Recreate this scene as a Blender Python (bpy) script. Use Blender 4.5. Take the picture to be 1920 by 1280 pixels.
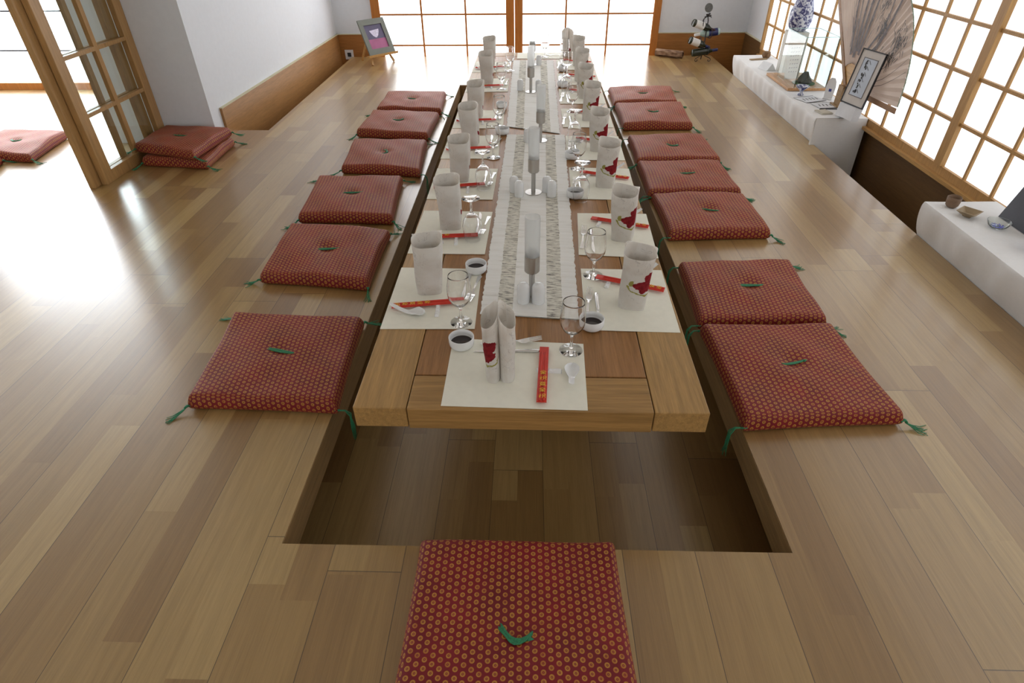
import bpy, math, random
from math import sin, cos, pi, radians, sqrt, atan2
from mathutils import Vector, Matrix

for o in list(bpy.data.objects):
    bpy.data.objects.remove(o)
S = bpy.context.scene
COL = S.collection
V = Vector

# ------------------------------------------------------------------ camera
F_PX, PITCH, YAW, ROLL = 1103.72, radians(36.8515), radians(-1.8984), radians(-0.6065)
cp, sp, cy, sy, cr, sr = cos(PITCH), sin(PITCH), cos(YAW), sin(YAW), cos(ROLL), sin(ROLL)
fwd = V((sy*cp, cy*cp, -sp)); rgt = V((cy, -sy, 0)); upv = rgt.cross(fwd)
r2 = cr*rgt + sr*upv; u2 = -sr*rgt + cr*upv
cam = bpy.data.cameras.new('camera'); cam_o = bpy.data.objects.new('camera', cam); COL.objects.link(cam_o)
M = Matrix((r2, u2, -fwd)).transposed().to_4x4(); M.translation = V((0, 0, 1.5))
cam_o.matrix_world = M
cam.sensor_width = 36; cam.lens = F_PX/1920*36; cam.clip_start = .05
S.camera = cam_o

# ------------------------------------------------------------------ light and exposure
S.view_settings.view_transform = 'Standard'; S.view_settings.look = 'None'
S.view_settings.exposure = 0.5; S.view_settings.gamma = 1; S.view_settings.use_curve_mapping = False
W = bpy.data.worlds.new('world'); S.world = W; W.use_nodes = True
W.node_tree.nodes['Background'].inputs[0].default_value = (.85, .92, 1, 1)
W.node_tree.nodes['Background'].inputs[1].default_value = 1.0
E_BACK, E_LEFT, E_RIGHT, E_FILL = 2.6, 5.6, .80, .58      # daylight through the paper panes; the last is an added rear fill

# ------------------------------------------------------------------ node helper
class G:
    def __init__(s, name):
        s.mat = bpy.data.materials.new(name); s.mat.use_nodes = True
        s.nt = s.mat.node_tree; s.b = s.nt.nodes['Principled BSDF']; s.out = s.nt.nodes['Material Output']
    def n(s, t, **k):
        x = s.nt.nodes.new(t)
        for a, b in k.items(): setattr(x, a, b)
        return x
    def l(s, a, b): s.nt.links.new(a, b)
    def put(s, sock, v):
        if hasattr(v, 'is_output'): s.l(v, sock)
        elif v is not None: sock.default_value = v
    def m(s, op, a, b=None, c=None):
        x = s.n('ShaderNodeMath', operation=op)
        s.put(x.inputs[0], a); s.put(x.inputs[1], b); s.put(x.inputs[2], c)
        return x.outputs[0]
    def xyz(s, v):
        x = s.n('ShaderNodeSeparateXYZ'); s.l(v, x.inputs[0]); return x.outputs
    def comb(s, a, b, c=0.0):
        x = s.n('ShaderNodeCombineXYZ'); s.put(x.inputs[0], a); s.put(x.inputs[1], b); s.put(x.inputs[2], c); return x.outputs[0]
    def pos(s): return s.n('ShaderNodeNewGeometry').outputs['Position']
    def obj(s): return s.n('ShaderNodeTexCoord').outputs['Object']
    def uv(s): return s.n('ShaderNodeTexCoord').outputs['UV']
    def noise(s, vec, scale=5, detail=3, rough=.5, dist=0):
        x = s.n('ShaderNodeTexNoise'); s.l(vec, x.inputs['Vector']); x.inputs['Scale'].default_value = scale
        x.inputs['Detail'].default_value = detail; x.inputs['Roughness'].default_value = rough; x.inputs['Distortion'].default_value = dist
        return x.outputs['Fac']
    def wn(s, vec):
        x = s.n('ShaderNodeTexWhiteNoise', noise_dimensions='3D'); s.l(vec, x.inputs['Vector']); return x.outputs['Value']
    def scale(s, vec, k):
        x = s.n('ShaderNodeVectorMath', operation='MULTIPLY'); s.l(vec, x.inputs[0]); x.inputs[1].default_value = k; return x.outputs[0]
    def ramp(s, f, stops, interp='LINEAR'):
        x = s.n('ShaderNodeValToRGB'); s.l(f, x.inputs[0]); e = x.color_ramp; e.interpolation = interp
        while len(e.elements) < len(stops): e.elements.new(.5)
        for i, (p, c) in enumerate(stops):
            e.elements[i].position = p; e.elements[i].color = (*c, 1)
        return x.outputs[0]
    def mix(s, f, a, b, mode='MIX'):
        x = s.n('ShaderNodeMix', data_type='RGBA', blend_type=mode); s.put(x.inputs[0], f)
        for k, v in ((6, a), (7, b)):
            s.put(x.inputs[k], (*v, 1) if isinstance(v, tuple) and len(v) == 3 else v)
        return x.outputs[2]
    def bump(s, h, strength=.3, dist=.002):
        x = s.n('ShaderNodeBump'); s.l(h, x.inputs['Height']); x.inputs['Strength'].default_value = strength
        x.inputs['Distance'].default_value = dist; s.l(x.outputs[0], s.b.inputs['Normal'])
    def base(s, c): s.put(s.b.inputs['Base Color'], (*c, 1) if isinstance(c, tuple) and len(c) == 3 else c)
    def set(s, **k):
        for a, b in k.items(): s.put(s.b.inputs[a.replace('_', ' ')], b)
        return s

def srgb(r, g, b):
    f = lambda c: ((c/255+.055)/1.055)**2.4 if c > 10 else c/255/12.92
    return (f(r), f(g), f(b))

def flat(name, c, rough=.6, var=.06, scale=8, metal=0, **k):
    g = G(name); n = g.noise(g.obj(), scale, 4)
    lo = tuple(max(0, x*(1-var)) for x in c); hi = tuple(min(1, x*(1+var)) for x in c)
    g.base(g.ramp(n, [(.3, lo), (.7, hi)])); g.set(Roughness=rough, Metallic=metal, **k)
    return g.mat

def plank_mat():
    g = G('oak_planks'); p = g.xyz(g.pos()); x, y = p[0], p[1]
    BW = .208
    xb = g.m('DIVIDE', g.m('ADD', x, 1.388+BW*40), BW)
    ib = g.m('FLOOR', xb); ist = g.m('FLOOR', g.m('MULTIPLY', xb, 2.0))
    rb = g.wn(g.comb(ib, 3.3)); rs = g.wn(g.comb(ist, 7.7))
    yb = g.m('ADD', g.m('DIVIDE', y, 2.05), g.m('MULTIPLY', rb, 9.0))
    ys = g.m('ADD', g.m('DIVIDE', y, .95), g.m('MULTIPLY', rs, 23.0))
    tone = g.wn(g.comb(ist, g.m('FLOOR', ys), g.m('FLOOR', yb)))
    col = g.ramp(tone, [(0, srgb(142, 109, 65)), (.3, srgb(157, 124, 76)), (.7, srgb(169, 138, 87)), (1, srgb(183, 154, 102))])
    gv = g.comb(g.m('MULTIPLY', x, 60.0), g.m('MULTIPLY', y, 2.2), g.m('MULTIPLY', tone, 40.0))
    gr = g.noise(gv, 1.0, 6, .62, .6)
    col = g.mix(1.0, col, g.ramp(gr, [(.25, (.78, .76, .72)), (.6, (1, 1, 1)), (.85, (1.05, 1.05, 1.03))]), 'MULTIPLY')
    fine = g.noise(g.comb(g.m('MULTIPLY', x, 320.0), g.m('MULTIPLY', y, 9.0), 0.0), 1.0, 3, .6)
    col = g.mix(1.0, col, g.ramp(fine, [(.3, (.9, .89, .87)), (.6, (1.02, 1.02, 1.02))]), 'MULTIPLY')
    fx = g.m('FRACT', xb); fy = g.m('FRACT', yb)
    e = g.m('MAXIMUM', g.m('LESS_THAN', fx, .010), g.m('LESS_THAN', fy, .0012))
    spv = g.noise(g.comb(g.m('MULTIPLY', x, 26.0), g.m('MULTIPLY', y, 16.0), 0.0), 1.0, 1)
    spk = g.m('GREATER_THAN', spv, .83)
    col = g.mix(g.m('MULTIPLY', e, .85), col, srgb(70, 52, 34))
    col = g.mix(g.m('MULTIPLY', spk, .6), col, srgb(80, 60, 40))
    g.base(col)
    g.set(Roughness=g.m('ADD', .27, g.m('MULTIPLY', gr, .06)), Specular_IOR_Level=.75)
    g.b.inputs['Coat Weight'].default_value = .6; g.b.inputs['Coat Roughness'].default_value = .2
    g.bump(g.m('ADD', g.m('MULTIPLY', e, -1.0), g.m('MULTIPLY', gr, .03)), .2, .0012)
    return g.mat

def wood(name, c, axis='y', rough=.4, contrast=.16, spec=.4):
    g = G(name); p = g.xyz(g.obj())
    k = {'x': (3, 70, 70), 'y': (70, 3, 70), 'z': (70, 70, 3)}[axis]
    n = g.noise(g.scale(g.obj(), k), 1.0, 6, .6, .7)
    n2 = g.noise(g.scale(g.obj(), tuple(q*4 for q in k)), 1.0, 3, .6)
    lo = tuple(x*(1-contrast*1.6) for x in c); hi = tuple(min(1, x*(1+contrast*.8)) for x in c)
    col = g.ramp(n, [(.3, lo), (.65, hi)])
    col = g.mix(1.0, col, g.ramp(n2, [(.35, (.86, .84, .8)), (.6, (1.02, 1.02, 1.02))]), 'MULTIPLY')
    g.base(col); g.set(Roughness=rough, Specular_IOR_Level=spec); g.bump(n2, .15, .0008)
    return g.mat

def dots_mat():
    g = G('red_dotted_silk'); u = g.xyz(g.uv()); a, b = .0350, .0190
    def lat(ou, ov):
        fu = g.m('SUBTRACT', g.m('FRACT', g.m('ADD', g.m('DIVIDE', u[0], a), ou)), .5)
        fv = g.m('SUBTRACT', g.m('FRACT', g.m('ADD', g.m('DIVIDE', u[1], b), ov)), .5)
        fu = g.m('MULTIPLY', fu, a); fv = g.m('MULTIPLY', fv, b)
        return g.m('SQRT', g.m('ADD', g.m('MULTIPLY', fu, fu), g.m('MULTIPLY', fv, fv)))
    d = g.m('MINIMUM', lat(0.0, 0.0), lat(.5, .5))
    cell = g.noise(g.uv(), 45, 1)
    yel = g.ramp(cell, [(.3, srgb(172, 100, 34)), (.55, srgb(188, 134, 48)), (.75, srgb(184, 108, 50))])
    ring = g.ramp(g.m('MULTIPLY', d, 100.0), [(0, (1, 1, 1)), (.09, (1, 1, 1)), (.12, (0, 0, 0)), (.25, (0, 0, 0)), (.29, (1, 1, 1)), (.42, (1, 1, 1)), (.45, (.3, .3, .3)), (.48, (1, 1, 1)), (.57, (1, 1, 1)), (.62, (0, 0, 0))])
    red = g.ramp(g.noise(g.uv(), 9, 3), [(.3, srgb(108, 2, 18)), (.7, srgb(134, 5, 22))])
    weave = g.noise(g.scale(g.uv(), (900, 200, 1)), 1.0, 2)
    red = g.mix(1.0, red, g.ramp(weave, [(.3, (.8, .8, .8)), (.7, (1.1, 1.1, 1.1))]), 'MULTIPLY')
    g.base(g.mix(ring, red, yel)); g.set(Roughness=.62, Sheen_Weight=.1, Sheen_Roughness=.4)
    g.b.inputs['Sheen Tint'].default_value = (1, .55, .45, 1)
    g.bump(ring, .35, .0012)
    return g.mat

def napkin_mat():
    g = G('printed_napkin_paper'); uvv = g.uv(); u = g.xyz(uvv)
    nz = g.noise(uvv, 60, 3)
    wob = g.m('MULTIPLY', g.m('SUBTRACT', nz, .5), .022)
    def circ(cx, cz, r, sx=1.0):
        dx = g.m('MULTIPLY', g.m('SUBTRACT', u[0], cx), sx); dz = g.m('SUBTRACT', u[1], cz)
        d = g.m('SQRT', g.m('ADD', g.m('MULTIPLY', dx, dx), g.m('MULTIPLY', dz, dz)))
        return g.m('ADD', d, wob), r
    def disc(*a):
        d, r = circ(*a); return g.m('LESS_THAN', d, r)
    # the flower sits on the diner's left flank (u measured round from the left-most line, towards the front)
    fl = g.m('MAXIMUM', disc(.016, .118, .021), g.m('MAXIMUM', disc(.052, .150, .026), g.m('MAXIMUM', disc(.044, .118, .028), disc(.028, .098, .018))))
    fl = g.m('MAXIMUM', fl, disc(.185, .062, .012))
    d, _ = circ(.040, .126, .055, .9)
    ringm = g.m('MULTIPLY', g.m('GREATER_THAN', d, .0520), g.m('LESS_THAN', d, .0575))
    ringm = g.m('MULTIPLY', ringm, g.m('LESS_THAN', u[1], .115))
    leaf = g.m('MAXIMUM', ringm, disc(-.008, .122, .014, 1.9))
    inr = g.m('MULTIPLY', g.m('GREATER_THAN', u[0], -.03), g.m('LESS_THAN', u[0], .09))
    leaf = g.m('MULTIPLY', leaf, inr)
    cn = g.noise(uvv, 24, 1, .5, 1.2)
    sk = g.m('MULTIPLY', g.m('LESS_THAN', g.m('ABSOLUTE', g.m('SUBTRACT', g.m('FRACT', g.m('MULTIPLY', cn, 5.0)), .5)), .045), g.m('GREATER_THAN', g.noise(uvv, 14, 2), .48))
    base = g.ramp(g.noise(uvv, 12, 4), [(.35, srgb(236, 230, 222)), (.6, srgb(247, 244, 239))])
    col = g.mix(g.m('MULTIPLY', sk, .30), base, srgb(165, 155, 150))
    col = g.mix(leaf, col, srgb(178, 172, 92))
    petal = g.ramp(g.noise(uvv, 70, 3), [(.35, srgb(140, 22, 34)), (.7, srgb(178, 42, 50))])
    col = g.mix(fl, col, petal)
    g.base(col); g.set(Roughness=.85); g.bump(g.noise(uvv, 45, 4), .25, .003)
    tr = g.n('ShaderNodeBsdfTranslucent'); g.l(col, tr.inputs[0]); mx = g.n('ShaderNodeMixShader'); mx.inputs[0].default_value = .38
    g.l(g.b.outputs[0], mx.inputs[1]); g.l(tr.outputs[0], mx.inputs[2]); g.l(mx.outputs[0], g.out.inputs['Surface'])
    return g.mat

def runner_mat():
    g = G('ribbed_table_runner'); uvv = g.uv(); u = g.xyz(uvv)     # u 0..1 across, v in metres along
    rib = g.noise(g.comb(g.m('MULTIPLY', u[0], 3.0), g.m('MULTIPLY', u[1], 170.0)), 1.0, 3, .6)
    rib2 = g.noise(g.comb(g.m('MULTIPLY', u[0], 1.2), g.m('MULTIPLY', u[1], 45.0), 4.0), 1.0, 3, .7)
    def band(a, b): return g.m('MULTIPLY', g.m('GREATER_THAN', u[0], a), g.m('LESS_THAN', u[0], b))
    bd = g.m('MAXIMUM', band(.165, .325), band(.675, .835))
    ds = g.noise(g.comb(g.m('MULTIPLY', u[0], 9.0), g.m('MULTIPLY', u[1], 130.0), 9.0), 1.0, 3, .65)
    dk = g.ramp(ds, [(.44, (0, 0, 0)), (.58, (1, 1, 1))])
    base = g.ramp(rib2, [(.28, srgb(206, 204, 196)), (.40, srgb(240, 239, 235)), (.7, srgb(248, 248, 246))])
    bandc = g.ramp(ds, [(.40, srgb(234, 231, 220)), (.52, srgb(208, 204, 190)), (.60, srgb(140, 134, 124)), (.68, srgb(50, 48, 50))])
    g.base(g.mix(g.m('MULTIPLY', bd, .9), base, bandc)); g.set(Roughness=.85)
    g.bump(g.m('ADD', rib, g.m('MULTIPLY', rib2, .8)), .7, .003)
    return g.mat

def emit_paper(name, c, s):
    g = G(name); n = g.noise(g.obj(), 3, 4)
    g.base((.85, .86, .86)); g.set(Roughness=.8)
    g.put(g.b.inputs['Emission Color'], g.ramp(n, [(.3, tuple(x*.95 for x in c)), (.7, c)]))
    g.b.inputs['Emission Strength'].default_value = s
    return g.mat

def glass_mat(name, tint=(1, 1, 1), rough=0.0, ior=1.45):
    g = G(name); n = g.noise(g.obj(), 10, 2)
    g.base(g.ramp(n, [(0, tuple(x*.99 for x in tint)), (1, tint)])); g.set(Roughness=rough, Transmission_Weight=1.0, IOR=ior)
    return g.mat

def metal(name, c, rough, aniso=0):
    g = G(name); n = g.noise(g.scale(g.obj(), (400, 400, 12)), 1.0, 2)
    g.base(g.ramp(n, [(.3, tuple(x*.92 for x in c)), (.7, c)])); g.set(Metallic=1.0, Roughness=rough)
    return g.mat

M_PLANK = plank_mat()
M_TABLE_Y = wood('oak_table_lengthwise', srgb(176, 138, 84), 'y')
M_TABLE_X = wood('oak_table_crosswise', srgb(168, 129, 76), 'x')
M_TABLE_C = wood('oak_table_centre', srgb(158, 113, 68), 'y')
M_SKIRT = wood('oak_skirting', srgb(150, 120, 80), 'y', .5)
M_WAIN = wood('wainscot_veneer', srgb(172, 126, 76), 'y', .4, .1)
M_SILL = wood('pine_sill', srgb(196, 152, 92), 'y', .4, .1)
M_SHOJI_B = wood('shoji_wood_orange', srgb(190, 120, 52), 'z', .5, .08)
M_SHOJI_R = wood('shoji_wood_pine', srgb(190, 146, 88), 'z', .5, .1)
M_DOOR = wood('sliding_door_pine', srgb(186, 146, 94), 'z', .4, .12)
M_WALL = flat('white_plaster', srgb(228, 232, 238), .9, .015, 30)
M_CEIL = flat('ceiling_paint', srgb(238, 236, 230), .9, .01, 30)
M_PB = emit_paper('shoji_paper_back', (.90, .95, 1), E_BACK)
M_PL = emit_paper('shoji_paper_left_room', (.86, .93, 1), E_LEFT)
M_PR = emit_paper('shoji_paper_right', (.90, .95, 1), E_RIGHT)
M_PZ = emit_paper('rear_fill_glow', (1, .97, .92), E_FILL)  # glow of the added fill panel behind the camera
M_DOTS = dots_mat()
M_GREEN = flat('green_silk_thread', srgb(46, 128, 88), .6, .3, 300)
M_NAP = napkin_mat()
M_RUN = runner_mat()
M_MAT = flat('cream_placemat_paper', srgb(243, 241, 227), .8, .02, 40)
M_WG = glass_mat('clear_wine_glass')
M_FROST = glass_mat('frosted_glass', (.95, .96, .96), .4, 1.1); M_FROST.node_tree.nodes['Principled BSDF'].inputs['Transmission Weight'].default_value = .82
M_CLEAR = glass_mat('clear_display_glass', (.93, .98, .97), 0, 1.3)
M_STEEL = metal('polished_steel', (.78, .78, .78), .16)
M_BRUSH = metal('brushed_steel', (.55, .54, .52), .32)
M_PORC = flat('white_porcelain', srgb(236, 237, 238), .18, .01, 20)
M_SOY = flat('soy_sauce', srgb(34, 16, 12), .05, .2, 20)
M_REDP = flat('red_paper_wrapper', srgb(208, 52, 34), .5, .06, 60)
M_YEL = flat('yellow_print', srgb(238, 196, 48), .5, .05, 60)
M_INK = flat('black_ink', srgb(44, 44, 48), .6, .2, 60)
M_INKG = flat('grey_ink', srgb(112, 106, 108), .7, .35, 40)
M_CLOTH = flat('white_linen', srgb(232, 232, 232), .85, .015, 60)
M_DARK = flat('dark_grey_panel', srgb(70, 72, 80), .5, .1, 12)
M_WAX = flat('tealight_tin', srgb(176, 174, 170), .35, .1, 20)

# ------------------------------------------------------------------ mesh helper
class MB:
    def __init__(s): s.v = []; s.f = []; s.uv = {}; s.mi = {}; s.cur = 0
    def vert(s, p): s.v.append(tuple(p)); return len(s.v)-1
    def face(s, idx, uv=None):
        s.f.append(tuple(idx)); k = len(s.f)-1
        if uv: s.uv[k] = uv
        s.mi[k] = s.cur
    def hexa(s, lo, hi):          # two quads of 4 points (bottom ccw, top ccw)
        i = [s.vert(p) for p in list(lo)+list(hi)]
        for q in ((3, 2, 1, 0), (4, 5, 6, 7), (0, 1, 5, 4), (1, 2, 6, 5), (2, 3, 7, 6), (3, 0, 4, 7)):
            s.face([i[k] for k in q])
    def box(s, x0, x1, y0, y1, z0, z1):
        s.hexa([(x0, y0, z0), (x1, y0, z0), (x1, y1, z0), (x0, y1, z0)], [(x0, y0, z1), (x1, y0, z1), (x1, y1, z1), (x0, y1, z1)])
    def bar(s, a, b, w, t, up=(0, 0, 1)):
        a, b = V(a), V(b); d = (b-a).normalized(); u = V(up)
        if abs(d.dot(u)) > .98: u = V((1, 0, 0))
        r = d.cross(u).normalized()*w/2; n = r.normalized().cross(d)*t/2
        s.hexa([a-r-n, a+r-n, b+r-n, b-r-n], [a-r+n, a+r+n, b+r+n, b-r+n])
    def prism(s, pts, z0, z1):
        n = len(pts); lo = [s.vert((x, y, z0)) for x, y in pts]; hi = [s.vert((x, y, z1)) for x, y in pts]
        s.face(lo[::-1]); s.face(hi)
        for i in range(n): s.face([lo[i], lo[(i+1) % n], hi[(i+1) % n], hi[i]])
    def lathe(s, prof, n=24, c=(0, 0, 0), axis=None):
        rot = V((0, 0, 1)).rotation_difference(V(axis)).to_matrix() if axis else Matrix.Identity(3)
        c = V(c); rings = []
        for r, z in prof:
            if r < 1e-6: rings.append([s.vert(c+rot@V((0, 0, z)))])
            else: rings.append([s.vert(c+rot@V((r*cos(2*pi*k/n), r*sin(2*pi*k/n), z))) for k in range(n)])
        for A, B in zip(rings, rings[1:]):
            if len(A) == 1 and len(B) == 1: continue
            for k in range(n):
                k2 = (k+1) % n
                if len(A) == 1: s.face([A[0], B[k2], B[k]])
                elif len(B) == 1: s.face([A[k], A[k2], B[0]])
                else: s.face([A[k], A[k2], B[k2], B[k]])
    def tube(s, pts, r, n=8, flat_=1.0):
        pts = [V(p) for p in pts]; rs = r if isinstance(r, (list, tuple)) else [r]*len(pts)
        ref = V((0, 0, 1)); rings = []
        for i, p in enumerate(pts):
            d = (pts[min(i+1, len(pts)-1)]-pts[max(i-1, 0)]).normalized()
            if abs(d.dot(ref)) > .95: ref = V((1, 0, 0)) if abs(d.x) < .9 else V((0, 1, 0))
            a = d.cross(ref).normalized(); b = a.cross(d)
            rings.append([s.vert(p+a*rs[i]*cos(2*pi*k/n)+b*rs[i]*flat_*sin(2*pi*k/n)) for k in range(n)])
        for A, B in zip(rings, rings[1:]):
            for k in range(n): s.face([A[k], A[(k+1) % n], B[(k+1) % n], B[k]])
        s.face(rings[0][::-1]); s.face(rings[-1])
    def grid(s, fn, nu, nv, uvf=None):
        idx = [[s.vert(fn(i/nu, j/nv)) for j in range(nv+1)] for i in range(nu+1)]
        for i in range(nu):
            for j in range(nv):
                q = [(i, j), (i+1, j), (i+1, j+1), (i, j+1)]
                s.face([idx[a][b] for a, b in q], [uvf(a/nu, b/nv) for a, b in q] if uvf else None)
        return idx
    def data(s, name, mats, smooth=False, bevel=0):
        me = bpy.data.meshes.new(name); me.from_pydata(s.v, [], s.f)
        for m in (mats if isinstance(mats, list) else [mats]): me.materials.append(m)
        if s.uv:
            ul = me.uv_layers.new(name='uv')
            for p in me.polygons:
                if p.index in s.uv:
                    for k, li in enumerate(p.loop_indices): ul.data[li].uv = s.uv[p.index][k]
        for p in me.polygons:
            p.material_index = s.mi.get(p.index, 0)
            if smooth: p.use_smooth = True
        if smooth and smooth is not True: 
            try: me.set_sharp_from_angle(angle=radians(smooth))
            except Exception: pass
        me.update(); return me
    def build(s, name, mats, parent=None, smooth=False, bevel=0):
        o = bpy.data.objects.new(name, s.data(name, mats, smooth)); COL.objects.link(o)
        if parent: o.parent = parent
        if bevel:
            b = o.modifiers.new('bevel', 'BEVEL'); b.width = bevel; b.segments = 2; b.limit_method = 'ANGLE'
        return o

def thing(name, label, cat, loc=(0, 0, 0), rz=0, group=None):
    o = bpy.data.objects.new(name, None); COL.objects.link(o); o.empty_display_size = .05
    o.location = loc; o.rotation_euler = (0, 0, rz); tag(o, label, cat, group); return o
def tag(o, label, cat, group=None, kind=None):
    o['label'] = label; o['category'] = cat
    if group: o['group'] = group
    if kind: o['kind'] = kind
    return o
def place(o, loc, rz=0): o.location = loc; o.rotation_euler = (0, 0, rz); return o
def struct(name, mb, m, parent=None, **k):
    o = mb.build(name, m, parent, **k)
    if not parent: o['kind'] = 'structure'
    return o
def copy_tree(o, parent=None):
    c = o.copy(); COL.objects.link(c)
    if parent: c.parent = parent
    for ch in list(o.children): copy_tree(ch, c)
    return c
class Kit:                                    # first use moves the prototype, later uses copy it
    def __init__(s, proto): s.p = proto; s.used = False
    def put(s, label, loc, rz=0, rot=None):
        if s.used: o = copy_tree(s.p)
        else: o = s.p; s.used = True
        o['label'] = label; o.location = loc; o.rotation_euler = rot or (0, 0, rz)
        return o

# ================================================================== THE SETTING
XL, XR, YB, ZC = -2.34, 2.56, 7.85, 2.75      # left wall, right wall, back wall, ceiling
LOW = -.42                                   # lower floor (pit and gaps)
WZ = .22                                     # top of wainscot
TH = .11
def quadslab(mb, q, z0, z1): mb.hexa([(x, y, z0) for x, y in q], [(x, y, z1) for x, y in q])
PIT = [(-.713, 1.005), (.763, 1.005), (.719, 6.34), (-.713, 6.34)]
f = MB()
quadslab(f, [(-7, -3), (2.15, -3), (2.15, 1.005), (-7, 1.005)], -TH, 0)
quadslab(f, [(-7, 1.005), PIT[0], (-.713, 4.87), (-7, 4.87)], -TH, 0)
quadslab(f, [(-2.15, 4.87), (-.713, 4.87), (-.713, 6.34), (-2.15, 6.34)], -TH, 0)
quadslab(f, [PIT[1], (2.15, 1.005), (2.15, 6.34), PIT[2]], -TH, 0)
quadslab(f, [(-2.15, 6.34), (2.15, 6.34), (2.15, 7.72), (-2.15, 7.70)], -TH, 0)
quadslab(f, [(-7, 4.87), (-3.24, 4.87), (-3.24, 6.2), (-7, 6.2)], -TH, 0)
struct('floor', f, M_PLANK)
lf = MB(); lf.box(-7, XR, -3, YB, LOW-.05, LOW); struct('floor_lower', lf, M_PLANK)
# skirting round the pit and dark recessed pit walls
sk = MB(); t = .018
sk.box(-.713-t, -.713+.002, 1.0, 6.33, -TH-.002, -.003)
sk.hexa([(.761, 1.01, -TH-.002), (.782, 1.01, -TH-.002), (.738, 6.35, -TH-.002), (.717, 6.35, -TH-.002)], [(.761, 1.01, -.003), (.782, 1.01, -.003), (.738, 6.35, -.003), (.717, 6.35, -.003)])
sk.box(-.713, .719, 6.328, 6.36, -TH-.002, -.003); sk.box(-.713, .763, .98, 1.004, -TH-.002, -.003)
struct('trim_1', sk, M_SKIRT)
pw = MB()
for a in ((-.95, -.93, .8, 6.6), (.95, .97, .8, 6.6), (-.95, .97, .78, .8), (-.95, .97, 6.6, 6.62)): pw.box(*a, LOW, -TH)
struct('wall_pit', pw, M_SKIRT)
# edge strip under the raised floor's outer edges
es = MB(); es.box(2.13, 2.15, -3, 7.7, LOW, -TH); es.box(-2.15, 2.15, 7.68, 7.70, LOW, -TH); es.box(-2.15, -2.13, 4.87, 7.7, LOW, -TH); es.box(-3.1, -2.15, 4.85, 4.87, LOW, -TH)
struct('trim_2', es, M_SKIRT)

# ceiling, walls
c = MB(); c.box(-7, XR+.1, -3.1, YB+.1, ZC, ZC+.05); struct('ceiling', c, M_CEIL)
w = MB(); quadslab(w, [(-3.24, 4.55), (-2.42, 4.55), (XL, YB+.1), (-3.24, YB+.1)], LOW, ZC); struct('wall_left', w, M_WALL)
w = MB(); w.box(-2.36, -1.877, YB, YB+.1, LOW, ZC); w.box(1.515, XR+.1, YB, YB+.1, LOW, ZC); w.box(-1.877, 1.515, YB, YB+.1, 2.6, ZC)
struct('wall_back', w, M_WALL)
w = MB(); w.box(XR, XR+.1, 7.1, YB, LOW, ZC); w.box(XR, XR+.1, -3, 7.1, LOW, .13); w.box(XR, XR+.1, -3, 7.1, 2.6, ZC)
w.box(XR, XR+.1, -3, -1.0, .13, 2.6)
struct('wall_right', w, M_WALL)
w = MB(); w.box(-7, XR+.1, -3.1, -3, LOW, ZC); struct('wall_front', w, M_WALL)
w = MB(); w.box(-7.1, -7, -3.1, 6.3, LOW, ZC); w.box(-7, -6.6, 6.2, 6.3, LOW, ZC); w.box(-6.6, -3.24, 6.2, 6.3, 2.68, ZC); w.box(-3.30, -3.24, 6.2, 6.3, LOW, 2.68)
struct('wall_left_room', w, M_WALL)
# lintel above the sliding doors
w = MB(); w.box(-2.93, -2.78, -3, 4.55, 2.66, ZC); struct('wall_lintel', w, M_WALL)

# wainscot panels
wn = MB(); quadslab(wn, [(-2.4165, 4.69), (-2.3965, 4.69), (XL+.02, YB), (XL, YB)], LOW, WZ); struct('baseboard_left', wn, M_WAIN)
wn = MB(); wn.box(XL+.02, -1.877, YB-.02, YB, LOW, WZ); wn.box(1.515, XR-.02, YB-.02, YB, LOW, WZ); struct('baseboard_back', wn, wood('wainscot_veneer_cross', srgb(172, 116, 60), 'x', .4, .1))
wn = MB(); wn.box(XR-.02, XR, 7.1, YB, LOW, WZ); wn.box(XR-.02, XR, -3, 7.1, LOW, .14); struct('baseboard_right', wn, wood('wainscot_shade_tone', srgb(112, 82, 48), 'y', .45, .1))  # right veneer darkened: the narrow gap's shade is put into its base colour
lip = MB(); quadslab(lip, [(-2.4165, 4.69), (-2.3905, 4.69), (XL+.026, YB), (XL, YB)], WZ, WZ+.006); lip.box(XL, -1.877, YB-.026, YB, WZ, WZ+.006); lip.box(1.515, XR, YB-.026, YB, WZ, WZ+.006); lip.box(XR-.026, XR, 7.1, YB, WZ, WZ+.006)
struct('trim_3', lip, flat('wainscot_lip', srgb(206, 198, 166), .6))

# back window: two sliding paper panels
def bwin():
    fr = MB(); z0, z1 = LOW, 2.6; y0, y1 = YB-.03, YB+.03
    for a, b in ((-1.877, -1.777), (1.43, 1.515), (-.290, -.1935), (-.187, -.093)): fr.box(a, b, y0, y1, z0, z1)
    fr.box(-1.777, 1.43, y0, y1, 2.52, 2.6); fr.box(-1.777, 1.43, y0, y1, LOW, LOW+.06)
    root = struct('window_1', fr, M_SHOJI_B)
    la = MB()
    for x in (-1.285, -.765, .413, .905): la.box(x-.0105, x+.0105, y0+.002, y0+.02, LOW+.06, 2.52)
    for z in (-.23, .10, .43, .76, 1.09, 1.42, 1.75, 2.08, 2.41):
        for a, b in ((-1.777, -.29), (-.093, 1.43)): la.box(a, b, y0+.003, y0+.019, z-.009, z+.009)
    la.build('lattice', M_SHOJI_B, root)
    for a, b in ((-1.777, -.29), (-.093, 1.43), (-.1935, -.187)):
        p = MB(); p.box(a, b, YB-.005, YB+.005, LOW+.06, 2.52); p.build('shoji_paper', M_PB, root)
bwin()
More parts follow.
